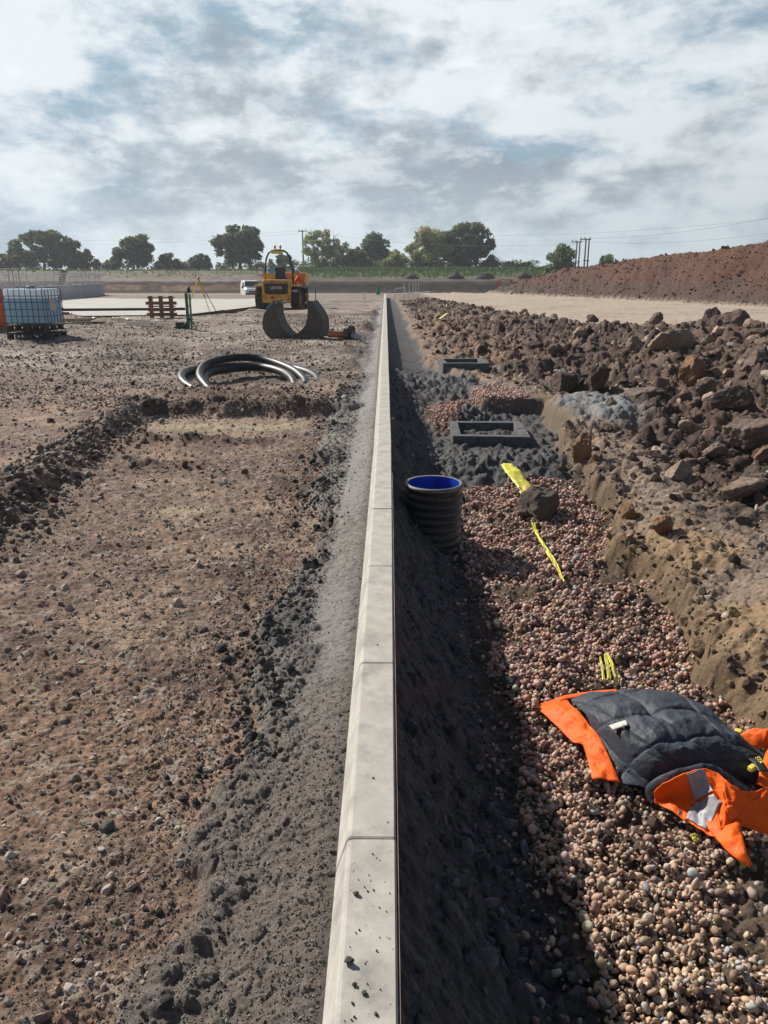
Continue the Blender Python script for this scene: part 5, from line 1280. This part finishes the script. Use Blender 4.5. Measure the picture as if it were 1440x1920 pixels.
def build_left_things():
    # slab
    zs = lambda y: -0.15-0.0095*(y-30)
    pts = [at_z(-260, 597, -.12), at_z(345, 589.5, -.15), at_z(420, 581, -.20), at_z(494, 572.5, -.27), at_z(505, 563, -.36), at_z(490, 557, -.45), at_z(150, 557, -.45), at_z(-300, 557, -.45)]
    V = [(p.x, p.y, zs(p.y)) for p in pts]; n = len(V); V2 = [(a, b, c-.30) for a, b, c in V]
    o = MB().add(V+V2, [tuple(range(n)), tuple(range(2*n-1, n-1, -1))]+[(i, (i+1) % n, (i+1) % n+n, i+n) for i in range(n)]).build('slab', M['concrete'])
    tag(o, kind='structure')
    # shutter boards along the near edge
    b = MB()
    for i in range(0, 3):
        p, q = Vector(V[i]), Vector(V[i+1]); d = q-p; L = d.length
        b.box((p+q)/2+Vector((0, -.05, -.14)), (L, .05, .26), Matrix.Rotation(math.atan2(d.y, d.x), 3, 'Z'))
    tag(b.build('shutter_board', M['darkwood']), 'dark timber formwork along the near edge of the pale slab', 'formwork')
    # long beam on blocks
    a, c = at_z(112, 592, -.17), at_z(348, 590, -.17)
    d = c-a; rz = math.atan2(d.y, d.x)
    bm = MB(); bm.box((0, 0, 0), (d.length, .14, .10)); o = bm.build('timber_beam', M['darkwood'], bevel=.01); o.location = (a+c)/2+Vector((0, 0, .22)); o.rotation_euler.z = rz
    tag(o, 'long dark timber beam raised across the front of the slab', 'beam')
    o = MB().box((0, 0, 0), (.24, .14, .17)).build('brick_block', M['palletw'], bevel=.01); o.location = at_z(124, 594, -.17)+Vector((0, 0, .09)); tag(o, 'brown block under the left end of the long beam', 'block')
    # upright pallets
    p = at_z(305, 600, -.25); gz = zat(p.x, p.y)
    e = empty('timber_pallet', (p.x, p.y, gz), R(6))
    b = MB()
    for x in (-.36, 0.0, .36): b.box((x, -.06, .40), (.15, .03, .78))
    b.build('upright_board', M['palletw'], e)
    b = MB()
    for z in (.10, .26, .42, .57, .72): b.box((0, 0, z), (.98, .07, .045))
    b.build('slat', M['palletw'], e)
    b = MB(); b.box((0, -.02, .53), (1.10, .10, .11)); b.box((0, -.02, .14), (1.08, .10, .10)); b.build('stringer', M['palletw'], e)
    tag(e, 'reddish timber pallet standing on its edge before the slab', 'pallet')
    # green post
    p = gp(357, 617, -.2); e = empty('green_post', (p.x, p.y, p.z))
    MB().box((-.05, 0, .52), (.07, .10, .98)).build('post', M['green'], e, bevel=.008); MB().box((.045, 0, .50), (.03, .12, .94)).build('flange', M['green'], e)
    b = MB()
    for a_ in (210, 330, 90): b.tube([(0, 0, .30), (.26*math.cos(R(a_)), .26*math.sin(R(a_)), .02)], .018, 6)
    b.build('strut', M['green'], e); MB().box((-.24, .06, .10), (.34, .22, .19)).build('ballast_block', M['black'], e, bevel=.02)
    MB().lathe([(.05, 0), (.055, .10), (.04, .12), (.03, .17), (0, .18)], 16, (.03, 0, 1.0)).build('black_cap', M['black'], e, smooth=True)
    tag(e, 'green steel post on splayed struts with a black cap', 'post')
    # tripod
    p = at_z(376, 584, -.19); e = empty('survey_tripod', (p.x, p.y, p.z))
    for dx, dy in ((-.70, .45), (.48, -.35), (.70, -.1)):
        l = MB(); top = Vector((0, 0, 1.36)); ft = Vector((dx, dy, 0)); sd = Vector((dy, -dx, 0)).normalized()*.03
        md = top.lerp(ft, .55); l.tube([top+sd, md+sd], .014, 6); l.tube([top-sd, md-sd], .014, 6); l.tube([md.lerp(top, .1), ft], .016, 6); l.build('leg', M['tripod'], e)
    MB().lathe([(.0, 0), (.085, 0), (.085, .035), (.03, .04), (.03, .09), (0, .09)], 18, (0, 0, 1.36)).build('head', M['clay'], e, smooth=True)
    tag(e, 'yellow wooden survey tripod standing on the slab edge', 'tripod')
    # planks and scraps in front of the slab
    for i, (u, v, ln, a_) in enumerate(((125, 603, 1.5, 14), (138, 600, 1.4, 20), (150, 606, 1.6, 9), (118, 609, 1.2, 5))):
        p = gp(u, v); o = MB().box((0, 0, 0), (ln, .10, .045)).build('timber_plank', M['timber'], bevel=.004); o.location = (p.x, p.y, p.z+.03); o.rotation_euler.z = R(a_)
        tag(o, ['longest weathered plank of the loose pile right of the tank', 'steeply angled plank in the loose pile right of the tank', 'plank lying at the outer end of the loose pile', 'shortest plank nearest the tank in the loose pile'][i], 'plank', 'planks right of the tank')
    rr = random.Random(4)
    for i, (u, v, s) in enumerate(((176, 599, .16), (190, 594, .2), (213, 598, .12), (470, 577, .10), (462, 580, .12), (440, 582, .1), (402, 592, .12), (392, 594, .1), (604, 557, .14), (612, 559, .1), (595, 565, .14), (690, 562, .12), (683, 573, .2), (297, 603, .1), (240, 600, .1))):
        p = gp(u, v); b = MB(); n = 9
        V = [(s*(math.cos(2*math.pi*k/n))*rr.uniform(.6, 1.2), s*.5*math.sin(2*math.pi*k/n)*rr.uniform(.6, 1.2), rr.uniform(0, .04)) for k in range(n)]+[(0, 0, s*.45)]
        b.add(V, [(k, (k+1) % n, n) for k in range(n)]); o = b.build('plastic_scrap', M['rubbish'])
        o.location = (p.x, p.y, p.z+.015); tag(o, 'crumpled white plastic scrap lying on the far dirt', 'scrap', 'white scraps on the dirt')
    # small posts and stakes far off
    for (u, v, h, m_, nm, lab, ct) in ((592, 565, .8, 'green', 'stake', 'thin dark stake with a small foot right of the dumper', 'stake'), (619, 551, .45, 'clay', 'marker_stake', 'left one of two orange marker stakes beyond the dumper', 'stake'), (634, 551, .5, 'clay', 'marker_stake', 'right one of two orange marker stakes beyond the dumper', 'stake'), (683, 561, .45, 'paleboard', 'marker_stake', 'pale marker stake near the far end of the kerb', 'stake')):
        p = gp(u, v); e = MB(); e.box((0, 0, h/2), (.06, .05, h)); e.box((0, 0, .03), (.24, .18, .06)); o = e.build(nm, M[m_], bevel=.01); o.location = p; tag(o, lab, ct)
    p = gp(709, 552); e = empty('green_bollard', p)
    MB().box((0, 0, .35), (.24, .2, .70)).build('post', M['greenb'], e, bevel=.03); MB().box((0, 0, .07), (.34, .3, .14)).build('base', M['greenb'], e, bevel=.02)
    tag(e, 'bright green plastic post at the far end of the kerb', 'post')
    # white handrail and posts at the far end of the trench
    p = gp(737, 546); q = gp(755, 545); y = 57.0
    e = empty('handrail', (p.x, y, zat(p.x, y)))
    b = MB()
    b.tube([(0, 0, 0), (0, 0, .62)], .025, 6); b.tube([(.75, 1.0, 0), (.75, 1.0, .74)], .025, 6); b.build('post', M['paleboard'], e); MB().tube([(0, 0, .62), (.75, 1.0, .74)], .035, 6).build('rail', M['paleboard'], e)
    tag(e, 'pale timber handrail frame at the far end of the trench', 'handrail')
    for i, u in enumerate((758, 767, 775, 780, 785)):
        w = at_y(u, 531, 60); b = MB(); gz = zat(w.x, 60); b.box((0, 0, (w.z-gz)/2), (.055, .055, w.z-gz)); o = b.build('timber_post', M['paleboard']); o.location = (w.x, 60, gz)
        tag(o, ['first pale timber post right of the handrail', 'second pale timber post right of the handrail', 'third of five pale posts beyond the trench', 'fourth of five pale posts beyond the trench', 'last of five pale posts beyond the trench'][i], 'post', 'pale posts at the trench end')
    for i, (u, v) in enumerate(((748, 546), (762, 543), (775, 541))):
        w = at_z(u, v, -.1); o = MB().box((0, 0, 0), (1.1, .35, .05)).build('timber_board', M['paleboard']); o.location = (w.x, min(w.y, 58.5), -.06+.05*i); o.rotation_euler = (0, R(-4), R(12))
        tag(o, ['left', 'middle', 'right'][i]+' pale board lying by the posts at the trench end', 'board', 'boards at the trench end')
    # red and white barriers before the bank
    for i, (u0, u1) in enumerate(((932, 963), (966, 1001))):
        a, c = at_y(u0, 541, 92), at_y(u1, 541, 92); gz = min(zat(a.x, 92), zat(c.x, 92)); gz = a.z
        e = empty('mesh_barrier', ((a.x+c.x)/2, 92, gz)); w = (c.x-a.x)/2
        fr = MB(); fr.tube([(-w, 0, 0), (-w, 0, .95), (w, 0, .95), (w, 0, 0), (-w, 0, 0)], .05, 6); fr.build('frame', M['red'] if i == 0 else M['pvcgrey'], e)
        for s in (-1, 1): MB().box((s*w*.72, -.02, .48), (w*.28, .02, .8)).build('end_panel', M['red'] if i == 0 else M['galv'], e)
        m_ = MB()
        for k in range(9): x = -w*.55+k*w*1.1/8; m_.tube([(x, 0, .05), (x, 0, .92)], .018, 4)
        for k in range(5): m_.tube([(-w*.55, 0, .1+k*.2), (w*.55, 0, .1+k*.2)], .018, 4)
        m_.build('mesh_panel', M['galv'], e)
        for s in (-1, 1): MB().box((s*w*.8, 0, -.4), (.1, .6, .85)).build('foot', M['red'], e)
        tag(e, ['red framed mesh barrier far off before the dark bank', 'grey framed mesh barrier joining the red one by the mound'][i], 'barrier', 'barriers before the bank')
build_left_things()

def build_wall():
    A = at_y(190, 552, 70); B_ = Vector((-22.0, 40.0, 0)); A = Vector((A.x, 70, 0)); d = (B_-A); L = d.length; ux = d.normalized()
    rz = math.atan2(-ux.y, -ux.x)
    root = empty('concrete_wall', (A.x, A.y, -1.2)); root.rotation_euler.z = math.atan2(ux.y, ux.x)
    top = .55+1.2
    MB().box((L/2, .15, top/2), (L, .30, top)).build('wall', M['wallc'], root, bevel=.01)
    tag(root, 'low grey concrete wall beyond the slab at the left', 'wall')
    e = empty('edge_fence', (A.x, A.y, .55)); e.rotation_euler.z = root.rotation_euler.z
    n = 16; pw = L/n
    for i in range(n+1):
        b = MB(); b.tube([(i*pw, .05, -.15), (i*pw, .05, .86)], .03, 6); b.build('fence_post', M['fence'], e); 
        c = MB(); c.box((i*pw, .0, -.05), (.09, .12, .28)); c.build('post_clamp', M['cage'], e)
    for i in range(n):
        b = MB(); x0, x1 = i*pw+.06, (i+1)*pw-.06
        b.tube([(x0, .05, .08), (x0, .05, .84), (x1, .05, .84), (x1, .05, .08), (x0, .05, .08)], .022, 5)
        for k in range(1, 9): x = x0+(x1-x0)*k/9; b.tube([(x, .05, .08), (x, .05, .84)], .009, 4)
        for k in range(1, 6): z = .08+.76*k/6; b.tube([(x0, .05, z), (x1, .05, z)], .009, 4)
        b.build('mesh_panel', M['fence'], e)
    tag(e, 'galvanised mesh edge fence clamped along the top of the concrete wall', 'fence')
    p = at_y(58, 522, 58); o = MB().box((0, 0, 0), (.45, .25, 1.5), Matrix.Rotation(.35, 3, 'Y')).build('timber_prop', M['timber'], bevel=.01); o.location = (p.x-1, 66, p.z-.1)
    tag(o, 'leaning brown timber prop behind the mesh fence', 'prop')
    # trestle tops beyond
    for i, (u0, u1) in enumerate(((-20, 16), (22, 34))):
        a, c = at_y(u0, 504, 95), at_y(u1, 504, 95); e = empty('trestle', ((a.x+c.x)/2, 95, -1.4)); w = (c.x-a.x)/2; h = a.z+1.4
        MB().box((0, 0, h), (2*w, .5, .12)).build('top', M['paleboard'], e)
        for x in (-w*.9, w*.9): MB().box((x, 0, h/2-.03), (.1, .1, h-.06)).build('leg', M['timber'], e)
        tag(e, ['longer pale platform standing behind the fence at the left border', 'shorter pale platform standing behind the fence'][i], 'platform')
build_wall()

# ------------------------------------------------------------------ trees, hedge, verge
def leaf_mesh(name, C, Rr, n, size, cols, r, parent, flat=0.8, droop=0.0):
    """C blob centres, Rr radii; leaves spread through the blobs' outer parts"""
    w = Rr**2; idx = r.choice(len(C), n, p=w/w.sum())
    d = r.normal(size=(n, 3)); d /= np.linalg.norm(d, axis=1)[:, None]
    rad = Rr[idx]*np.clip(r.uniform(0.25, 1.0, n)**0.45+0.10*r.normal(size=n), 0.1, 1.25)
    P = C[idx]+d*rad[:, None]*np.array([1, 1, flat])
    a = r.normal(size=(n, 3)); a[:, 2] -= droop; a /= np.linalg.norm(a, axis=1)[:, None]
    b = np.cross(a, r.normal(size=(n, 3))); b /= np.linalg.norm(b, axis=1)[:, None]
    s = size*np.exp(r.normal(size=n)*0.3)
    A = a*s[:, None]; B = b*(s*0.55)[:, None]
    V = np.stack([P-A, P+B*0.9-A*0.1, P+A, P-B*0.9+A*0.1], 1).reshape(-1, 3)
    Fq = np.arange(4*n).reshape(-1, 4)
    cl = 1.7*palette(len(C), cols, r, 0.16)[idx]*(1+0.18*r.normal(size=(n, 1)))
    return mesh_np(name, V, Fq, M['leaf'], parent, col=np.repeat(np.clip(cl, .005, .5), 4, 0), smooth=False)
OAK = [(0.052, 0.075, 0.032), (0.042, 0.064, 0.030), (0.064, 0.085, 0.036)]
OLIVE = [(0.17, 0.18, 0.07), (0.21, 0.21, 0.085), (0.13, 0.15, 0.06)]
PALE = [(0.19, 0.21, 0.11), (0.15, 0.175, 0.09), (0.22, 0.23, 0.12)]
GREEN = [(0.085, 0.12, 0.045), (0.07, 0.105, 0.04)]
BLUEG = [(0.056, 0.088, 0.052), (0.066, 0.100, 0.060)]
RUST = [(0.090, 0.078, 0.038), (0.072, 0.074, 0.034)]
def tree(u, utop, vtop, vbase, wpx, y, cols, label, kind='oak', seed=0, n=5200, leaf=0.26, group='trees on the skyline', name='tree', cat='tree', lean=0.0, base_frac=0.04):
    r = np.random.default_rng(1000+seed)
    b = at_y(u, vbase, y); t = at_y(utop, vtop, y); gz = zat(b.x, y)
    zc = y*0.955; Wm = wpx*zc/F_PX/2; H = t.z-gz
    root = empty(name, (b.x, y, gz-.1))
    lean_x = t.x-b.x
    if kind == 'oak': nb = 80; c0 = 0.04*H+base_frac*H
    elif kind == 'bush': nb = 44; c0 = 0.0
    else: nb = 60; c0 = 0.04*H
    C = []; Rr = []
    rz = (H-c0)/2; cz = c0+rz
    while len(C) < nb:
        q = r.uniform(-1, 1, 3); l = np.linalg.norm(q)
        if l > 1 or l < 0.25: continue
        if kind == 'oak' and q[2] < -0.75 and abs(q[0]) < .2: continue
        f = (q[2]+1)/2
        x = q[0]*Wm*0.84*(1.0 if kind != 'bush' else (1.15-0.5*f))+lean_x*f; yy = q[1]*Wm*0.75; z = cz+q[2]*rz*0.88
        C.append((x, yy, z)); Rr.append(min(Wm, rz)*r.uniform(0.14, 0.36)*(0.7 if kind == 'thin' else 1))
    C = np.array(C); Rr = np.array(Rr)
    tk = MB(); tr = 0.035*H+0.05
    if kind == 'thin':
        for k in range(7):
            x0 = r.uniform(-.5, .5)*Wm*1.1; x1 = x0*1.25+lean_x+r.normal()*.4; hh = H*r.uniform(.7, 1.0)
            tk.tube([(x0, r.uniform(-1, 1), 0), (x0*.9+x1*.1, 0, hh*.4), (x1*.8+x0*.2, r.normal()*.3, hh*.75), (x1, 0, hh)], [tr*.35, tr*.28, tr*.15, .01], 6)
            for j in range(5):
                a0 = r.uniform(.35, .85); px = x0+(x1-x0)*a0; tk.tube([(px, 0, hh*a0), (px+r.normal()*Wm*.22, r.normal()*.5, hh*min(a0+.14, 1))], [tr*.12, .012], 4)
    else:
        top = Vector((lean_x*.6, 0, cz+rz*.35))
        tk.tube([(0, 0, -.2), (lean_x*.08, 0, c0*.6), (lean_x*.3, 0, cz-rz*.25), top], [tr*1.25, tr*.85, tr*.6, tr*.2], 10)
        for i in r.permutation(nb)[:min(nb, 22)]:
            f = r.uniform(.35, .8); s0 = Vector((lean_x*.3*f, 0, c0*.6+(cz-c0*.6)*f*.8)); e0 = Vector(C[i]); md = s0.lerp(e0, .5)+Vector((0, 0, -.05*H*r.uniform(0, 1)))
            tk.tube([s0, md, e0], [tr*.35, tr*.2, tr*.06], 6)
    tk.build('trunk', M['bark'], root, smooth=True)
    leaf_mesh('crown', C, Rr, int(n*(1.4 if kind != 'thin' else 2.4)), leaf*1.08, cols, r, root)
    tag(root, label, cat, group)
def build_trees():
    T = 150
    tree(82, 88, 429, 504, 136, 150, OAK, 'broad dark oak at the far left of the skyline', seed=1, n=8000)
    tree(20, 18, 472, 505, 70, 146, RUST, 'low dark hedge tree left of the broad oak at the border', 'bush', seed=2, n=2600, leaf=.22)
    tree(160, 158, 466, 505, 70, 152, OAK, 'small dark tree crowding the right side of the broad oak', 'bush', seed=3, n=3200, leaf=.22)
    tree(250, 250, 438, 504, 86, 150, OAK, 'round-headed dark oak standing between low hedges', seed=4, n=5600)
    tree(212, 212, 482, 505, 50, 150, OAK, 'low hedge bush at the left foot of the round-headed oak', 'bush', seed=5, n=1600, leaf=.2)
    tree(314, 314, 471, 505, 50, 149, RUST, 'small brownish tree right of the round-headed oak', 'bush', seed=6, n=2200, leaf=.2)
    tree(373, 375, 473, 505, 58, 149, BLUEG, 'rounded grey-green bush left of the tall oak', 'bush', seed=7, n=2600, leaf=.2)
    tree(340, 340, 489, 506, 40, 150, OAK, 'very low hedge clump left of the rounded bush', 'bush', seed=8, n=1000, leaf=.18)
    tree(450, 450, 418, 504, 98, 148, OAK, 'tall dark oak with a ragged crown left of the dumper', seed=9, n=7200, base_frac=.05)
    tree(528, 526, 472, 505, 66, 165, BLUEG, 'distant grey-green tree seen through the roll bar of the dumper', 'bush', seed=10, n=2600, leaf=.24)
    tree(604, 598, 423, 507, 78, 148, PALE, 'open pale tree with thin upright stems by the wooden pole', 'thin', seed=11, n=3000, leaf=.16)
    tree(640, 636, 448, 507, 50, 152, PALE, 'smaller open pale tree right of the first thin one', 'thin', seed=12, n=1700, leaf=.16)
    tree(668, 668, 462, 507, 62, 149, GREEN, 'mid-green rounded bush left of the blue-green oak', 'bush', seed=13, n=3000, leaf=.2)
    tree(704, 705, 436, 506, 62, 158, BLUEG, 'blue-green oak in the centre behind pale willow bushes', seed=14, n=4600)
    tree(742, 742, 466, 507, 60, 147, OLIVE, 'low yellow-green willow bush left of the big willow', 'bush', seed=15, n=2600, leaf=.18)
    tree(800, 800, 424, 507, 104, 148, OLIVE, 'large olive willow leaning against the big oak', 'bush', seed=16, n=7200, leaf=.19)
    tree(868, 872, 413, 507, 124, 152, OAK, 'biggest oak right of centre with gaps low in its crown', seed=17, n=9500, base_frac=.03)
    tree(919, 919, 477, 508, 42, 147, RUST, 'small tree at the right foot of the biggest oak', 'bush', seed=18, n=1800, leaf=.18)
    tree(984, 984, 489, 509, 44, 147, GREEN, 'little light green bush alone on the verge', 'bush', seed=19, n=1300, leaf=.18)
    tree(1052, 1055, 453, 505, 76, 120, GREEN, 'rounded bush left of the twin wooden poles', 'bush', seed=20, n=4200, leaf=.18)
    tree(1137, 1137, 467, 500, 58, 118, GREEN, 'smaller bush right of the twin wooden poles', 'bush', seed=21, n=2800, leaf=.18)
    # a low hedge along the field on the left
    r = np.random.default_rng(60)
    xs = np.linspace(-82, -22, 90); C = np.stack([xs+r.normal(size=90)*.5, 152+r.normal(size=90)*.8, np.array([zat(x, 152) for x in xs])+.7+r.uniform(-.2, .5, 90)], 1)
    e = empty('hedge', (0, 0, 0)); o = leaf_mesh('foliage', C, r.uniform(.6, 1.2, 90), 7000, .2, OAK+RUST, r, e)
    tag(e, 'low dark hedge running along the field behind the left bank', 'hedge')
    xs = np.linspace(-17, 27, 80); C = np.stack([xs+r.normal(size=80)*.5, 151+r.normal(size=80)*.8, np.array([zat(x, 151) for x in xs])+.8+r.uniform(-.4, .9, 80)*(0.5+0.5*np.sin(xs*.7))], 1)
    e = empty('hedge', (0, 0, 0)); o = leaf_mesh('foliage', C, r.uniform(.7, 1.5, 80), 9000, .2, GREEN+OAK+OLIVE[2:], r, e)
    tag(e, 'uneven green hedge under the trees in the centre of the skyline', 'hedge')
    # tall grass on the verge
    N = 26000; x = r.uniform(-75, 60, N); y = 121+7.2+r.uniform(0, 1, N)**.7*17
    k = (x > -18) | (r.uniform(size=N) < .25); x, y = x[k], y[k]; z = terrain(x, y)[0]
    h = r.uniform(.25, .75, len(x))*np.where(x > -16, 1.0, .55); a = r.uniform(0, 6.28, len(x)); w = .10
    dx = np.cos(a)*w; dy = np.sin(a)*w; lx = r.normal(size=len(x))*.15
    V = np.stack([np.stack([x-dx, y-dy, z-.05], 1), np.stack([x+dx, y+dy, z-.05], 1), np.stack([x+dx*.3+lx, y+dy*.3, z+h], 1), np.stack([x-dx*.3+lx, y-dy*.3, z+h], 1)], 1).reshape(-1, 3)
    c = palette(len(x), [(0.075, 0.135, 0.035), (0.10, 0.15, 0.05), (0.06, 0.105, 0.03)], r)
    c = np.where((x < -16)[:, None], c*np.array([1.3, .85, 1.2]), c)
    o = mesh_np('grass', V, np.arange(len(V)).reshape(-1, 4), M['grass'], col=np.repeat(c, 4, 0), smooth=False)
    tag(o, 'long green grass on the verge above the cut bank', 'grass', kind='stuff')
    # heaps of dark spoil on the verge edge
    for i, (u, v, w, h) in enumerate(((770, 520, 34, 9), (854, 519, 36, 11), (910, 519, 40, 11), (980, 521, 40, 11))):
        p = at_y(u, v+2, 128.5); p.z = zat(p.x, p.y)-.28; s = w*127*.955/F_PX/2; hh = h*127*.955/F_PX*1.05
        V, Fc = ICO[4]; V = V.copy(); n2 = fbm(V[:, 0]*2.5+i*9, V[:, 1]*2.5+V[:, 2], 4, 5)
        V = V*(1+.22*n2)[:, None]; V[:, 2] = np.where(V[:, 2] > 0, V[:, 2]*(1.15-.5*np.abs(V[:, 0])), V[:, 2]*.3); V = V*np.array([s, s*.7, hh])
        o = mesh_np('earth_heap', V, Fc, M['clod'], col=np.tile([[0.065, 0.05, 0.045]], (len(V), 1))); o.location = p
        tag(o, ['small dark earth heap on the verge above the handrail', 'pointed dark earth heap below the biggest oak', 'broad dark earth heap right of the pointed one', 'dark earth heap on the verge nearest the red mound'][i], 'earth heap', 'earth heaps on the verge')
build_trees()

def build_poles():
    p = at_y(567, 432, 156); gz = zat(p.x, 156); e = empty('utility_pole', (p.x, 156, gz)); H = p.z-gz
    MB().tube([(0, 0, 0), (0, 0, H)], [.17, .11], 10).build('pole', M['bark'], e, smooth=True)
    MB().box((0, 0, H-.15), (1.6, .12, .14)).build('crossarm', M['bark'], e)
    b = MB()
    for x in (-.7, 0, .7): b.lathe([(.06, 0), (.08, .1), (.05, .22), (0, .24)], 8, (x, 0, H-.06))
    b.build('insulator', M['pvcgrey'], e)
    tag(e, 'single wooden power pole among the pale thin trees', 'utility pole')
    tops = [p]
    for i, (u, vt, y) in enumerate(((1085, 452, 112), (1102, 447, 104))):
        p = at_y(u, vt, y); gz = zat(p.x, y); gz = min(gz, 1.5); e = empty('utility_pole', (p.x, y, gz)); H = p.z-gz
        b = MB(); b.tube([(-.22, 0, 0), (-.20, 0, H)], [.11, .085], 10); b.build('pole', M['bark'], e, smooth=True); b = MB(); b.tube([(.22, 0, 0), (.20, 0, H)], [.11, .085], 10); b.build('pole', M['bark'], e, smooth=True)
        b = MB(); b.box((-.25, 0, H-.12), (1.4, .10, .10)); b.build('crossarm', M['bark'], e); b = MB(); b.box((0, 0, H*.62), (.8, .1, .1)); b.build('brace', M['bark'], e)
        b = MB()
        for x in (-.85, -.4, .3): b.lathe([(.06, 0), (.08, .1), (.05, .22), (0, .24)], 8, (x, 0, H-.05))
        b.build('insulator', M['pvcgrey'], e)
        tag(e, ['left pair of twin wooden power poles above the red mound', 'right pair of twin wooden power poles above the red mound'][i], 'utility pole', 'twin power poles'); tops.append(p)
    def wire(a, c, sag, lab, rad=.011):
        pts = []
        for i in range(25):
            t = i/24; q = Vector(a).lerp(Vector(c), t); q.z -= sag*4*t*(1-t); pts.append(q)
        o = MB().tube(pts, rad, 4).build('power_line', M['wire']); tag(o, lab, 'power line', 'overhead wires')
    a = tops[0]
    wire(a, at_y(-60, 447, 170), 1.0, 'overhead wire running left from the single pole')
    wire(a+Vector((-.7, 0, -.5)), at_y(-60, 452, 170)+Vector((0, 0, 0)), 1.2, 'lower overhead wire running left from the single pole')
    wire(a, at_y(1085, 457, 112), 1.2, 'overhead wire from the single pole to the twin poles')
    wire(tops[1], at_y(1500, 428, 90), .8, 'upper overhead wire running right from the twin poles')
    wire(tops[2], at_y(1500, 396, 80), .6, 'topmost overhead wire rising to the right border')
    wire(tops[2], tops[1], .2, 'short wire between the two twin poles')
    wire(at_y(880, 441, 150), at_y(1500, 404, 110), .8, 'high faint wire crossing above the red mound')
build_poles()

def build_haze():
    m = bpy.data.materials.new('thin summer haze'); m.use_nodes = True; t = m.node_tree; t.nodes.clear()
    out = nd(t, 'ShaderNodeOutputMaterial'); v = nd(t, 'ShaderNodeVolumePrincipled')
    v.inputs['Color'].default_value = (0.86, 0.92, 1.0, 1); v.inputs['Density'].default_value = 0.00055; v.inputs['Anisotropy'].default_value = 0.3
    t.links.new(v.outputs[0], out.inputs['Volume'])
    o = MB().box((0, 130, 9), (760, 420, 24)).build('haze', m); tag(o, kind='stuff', label='thin pale haze in the air over the whole site', cat='haze')
build_haze()
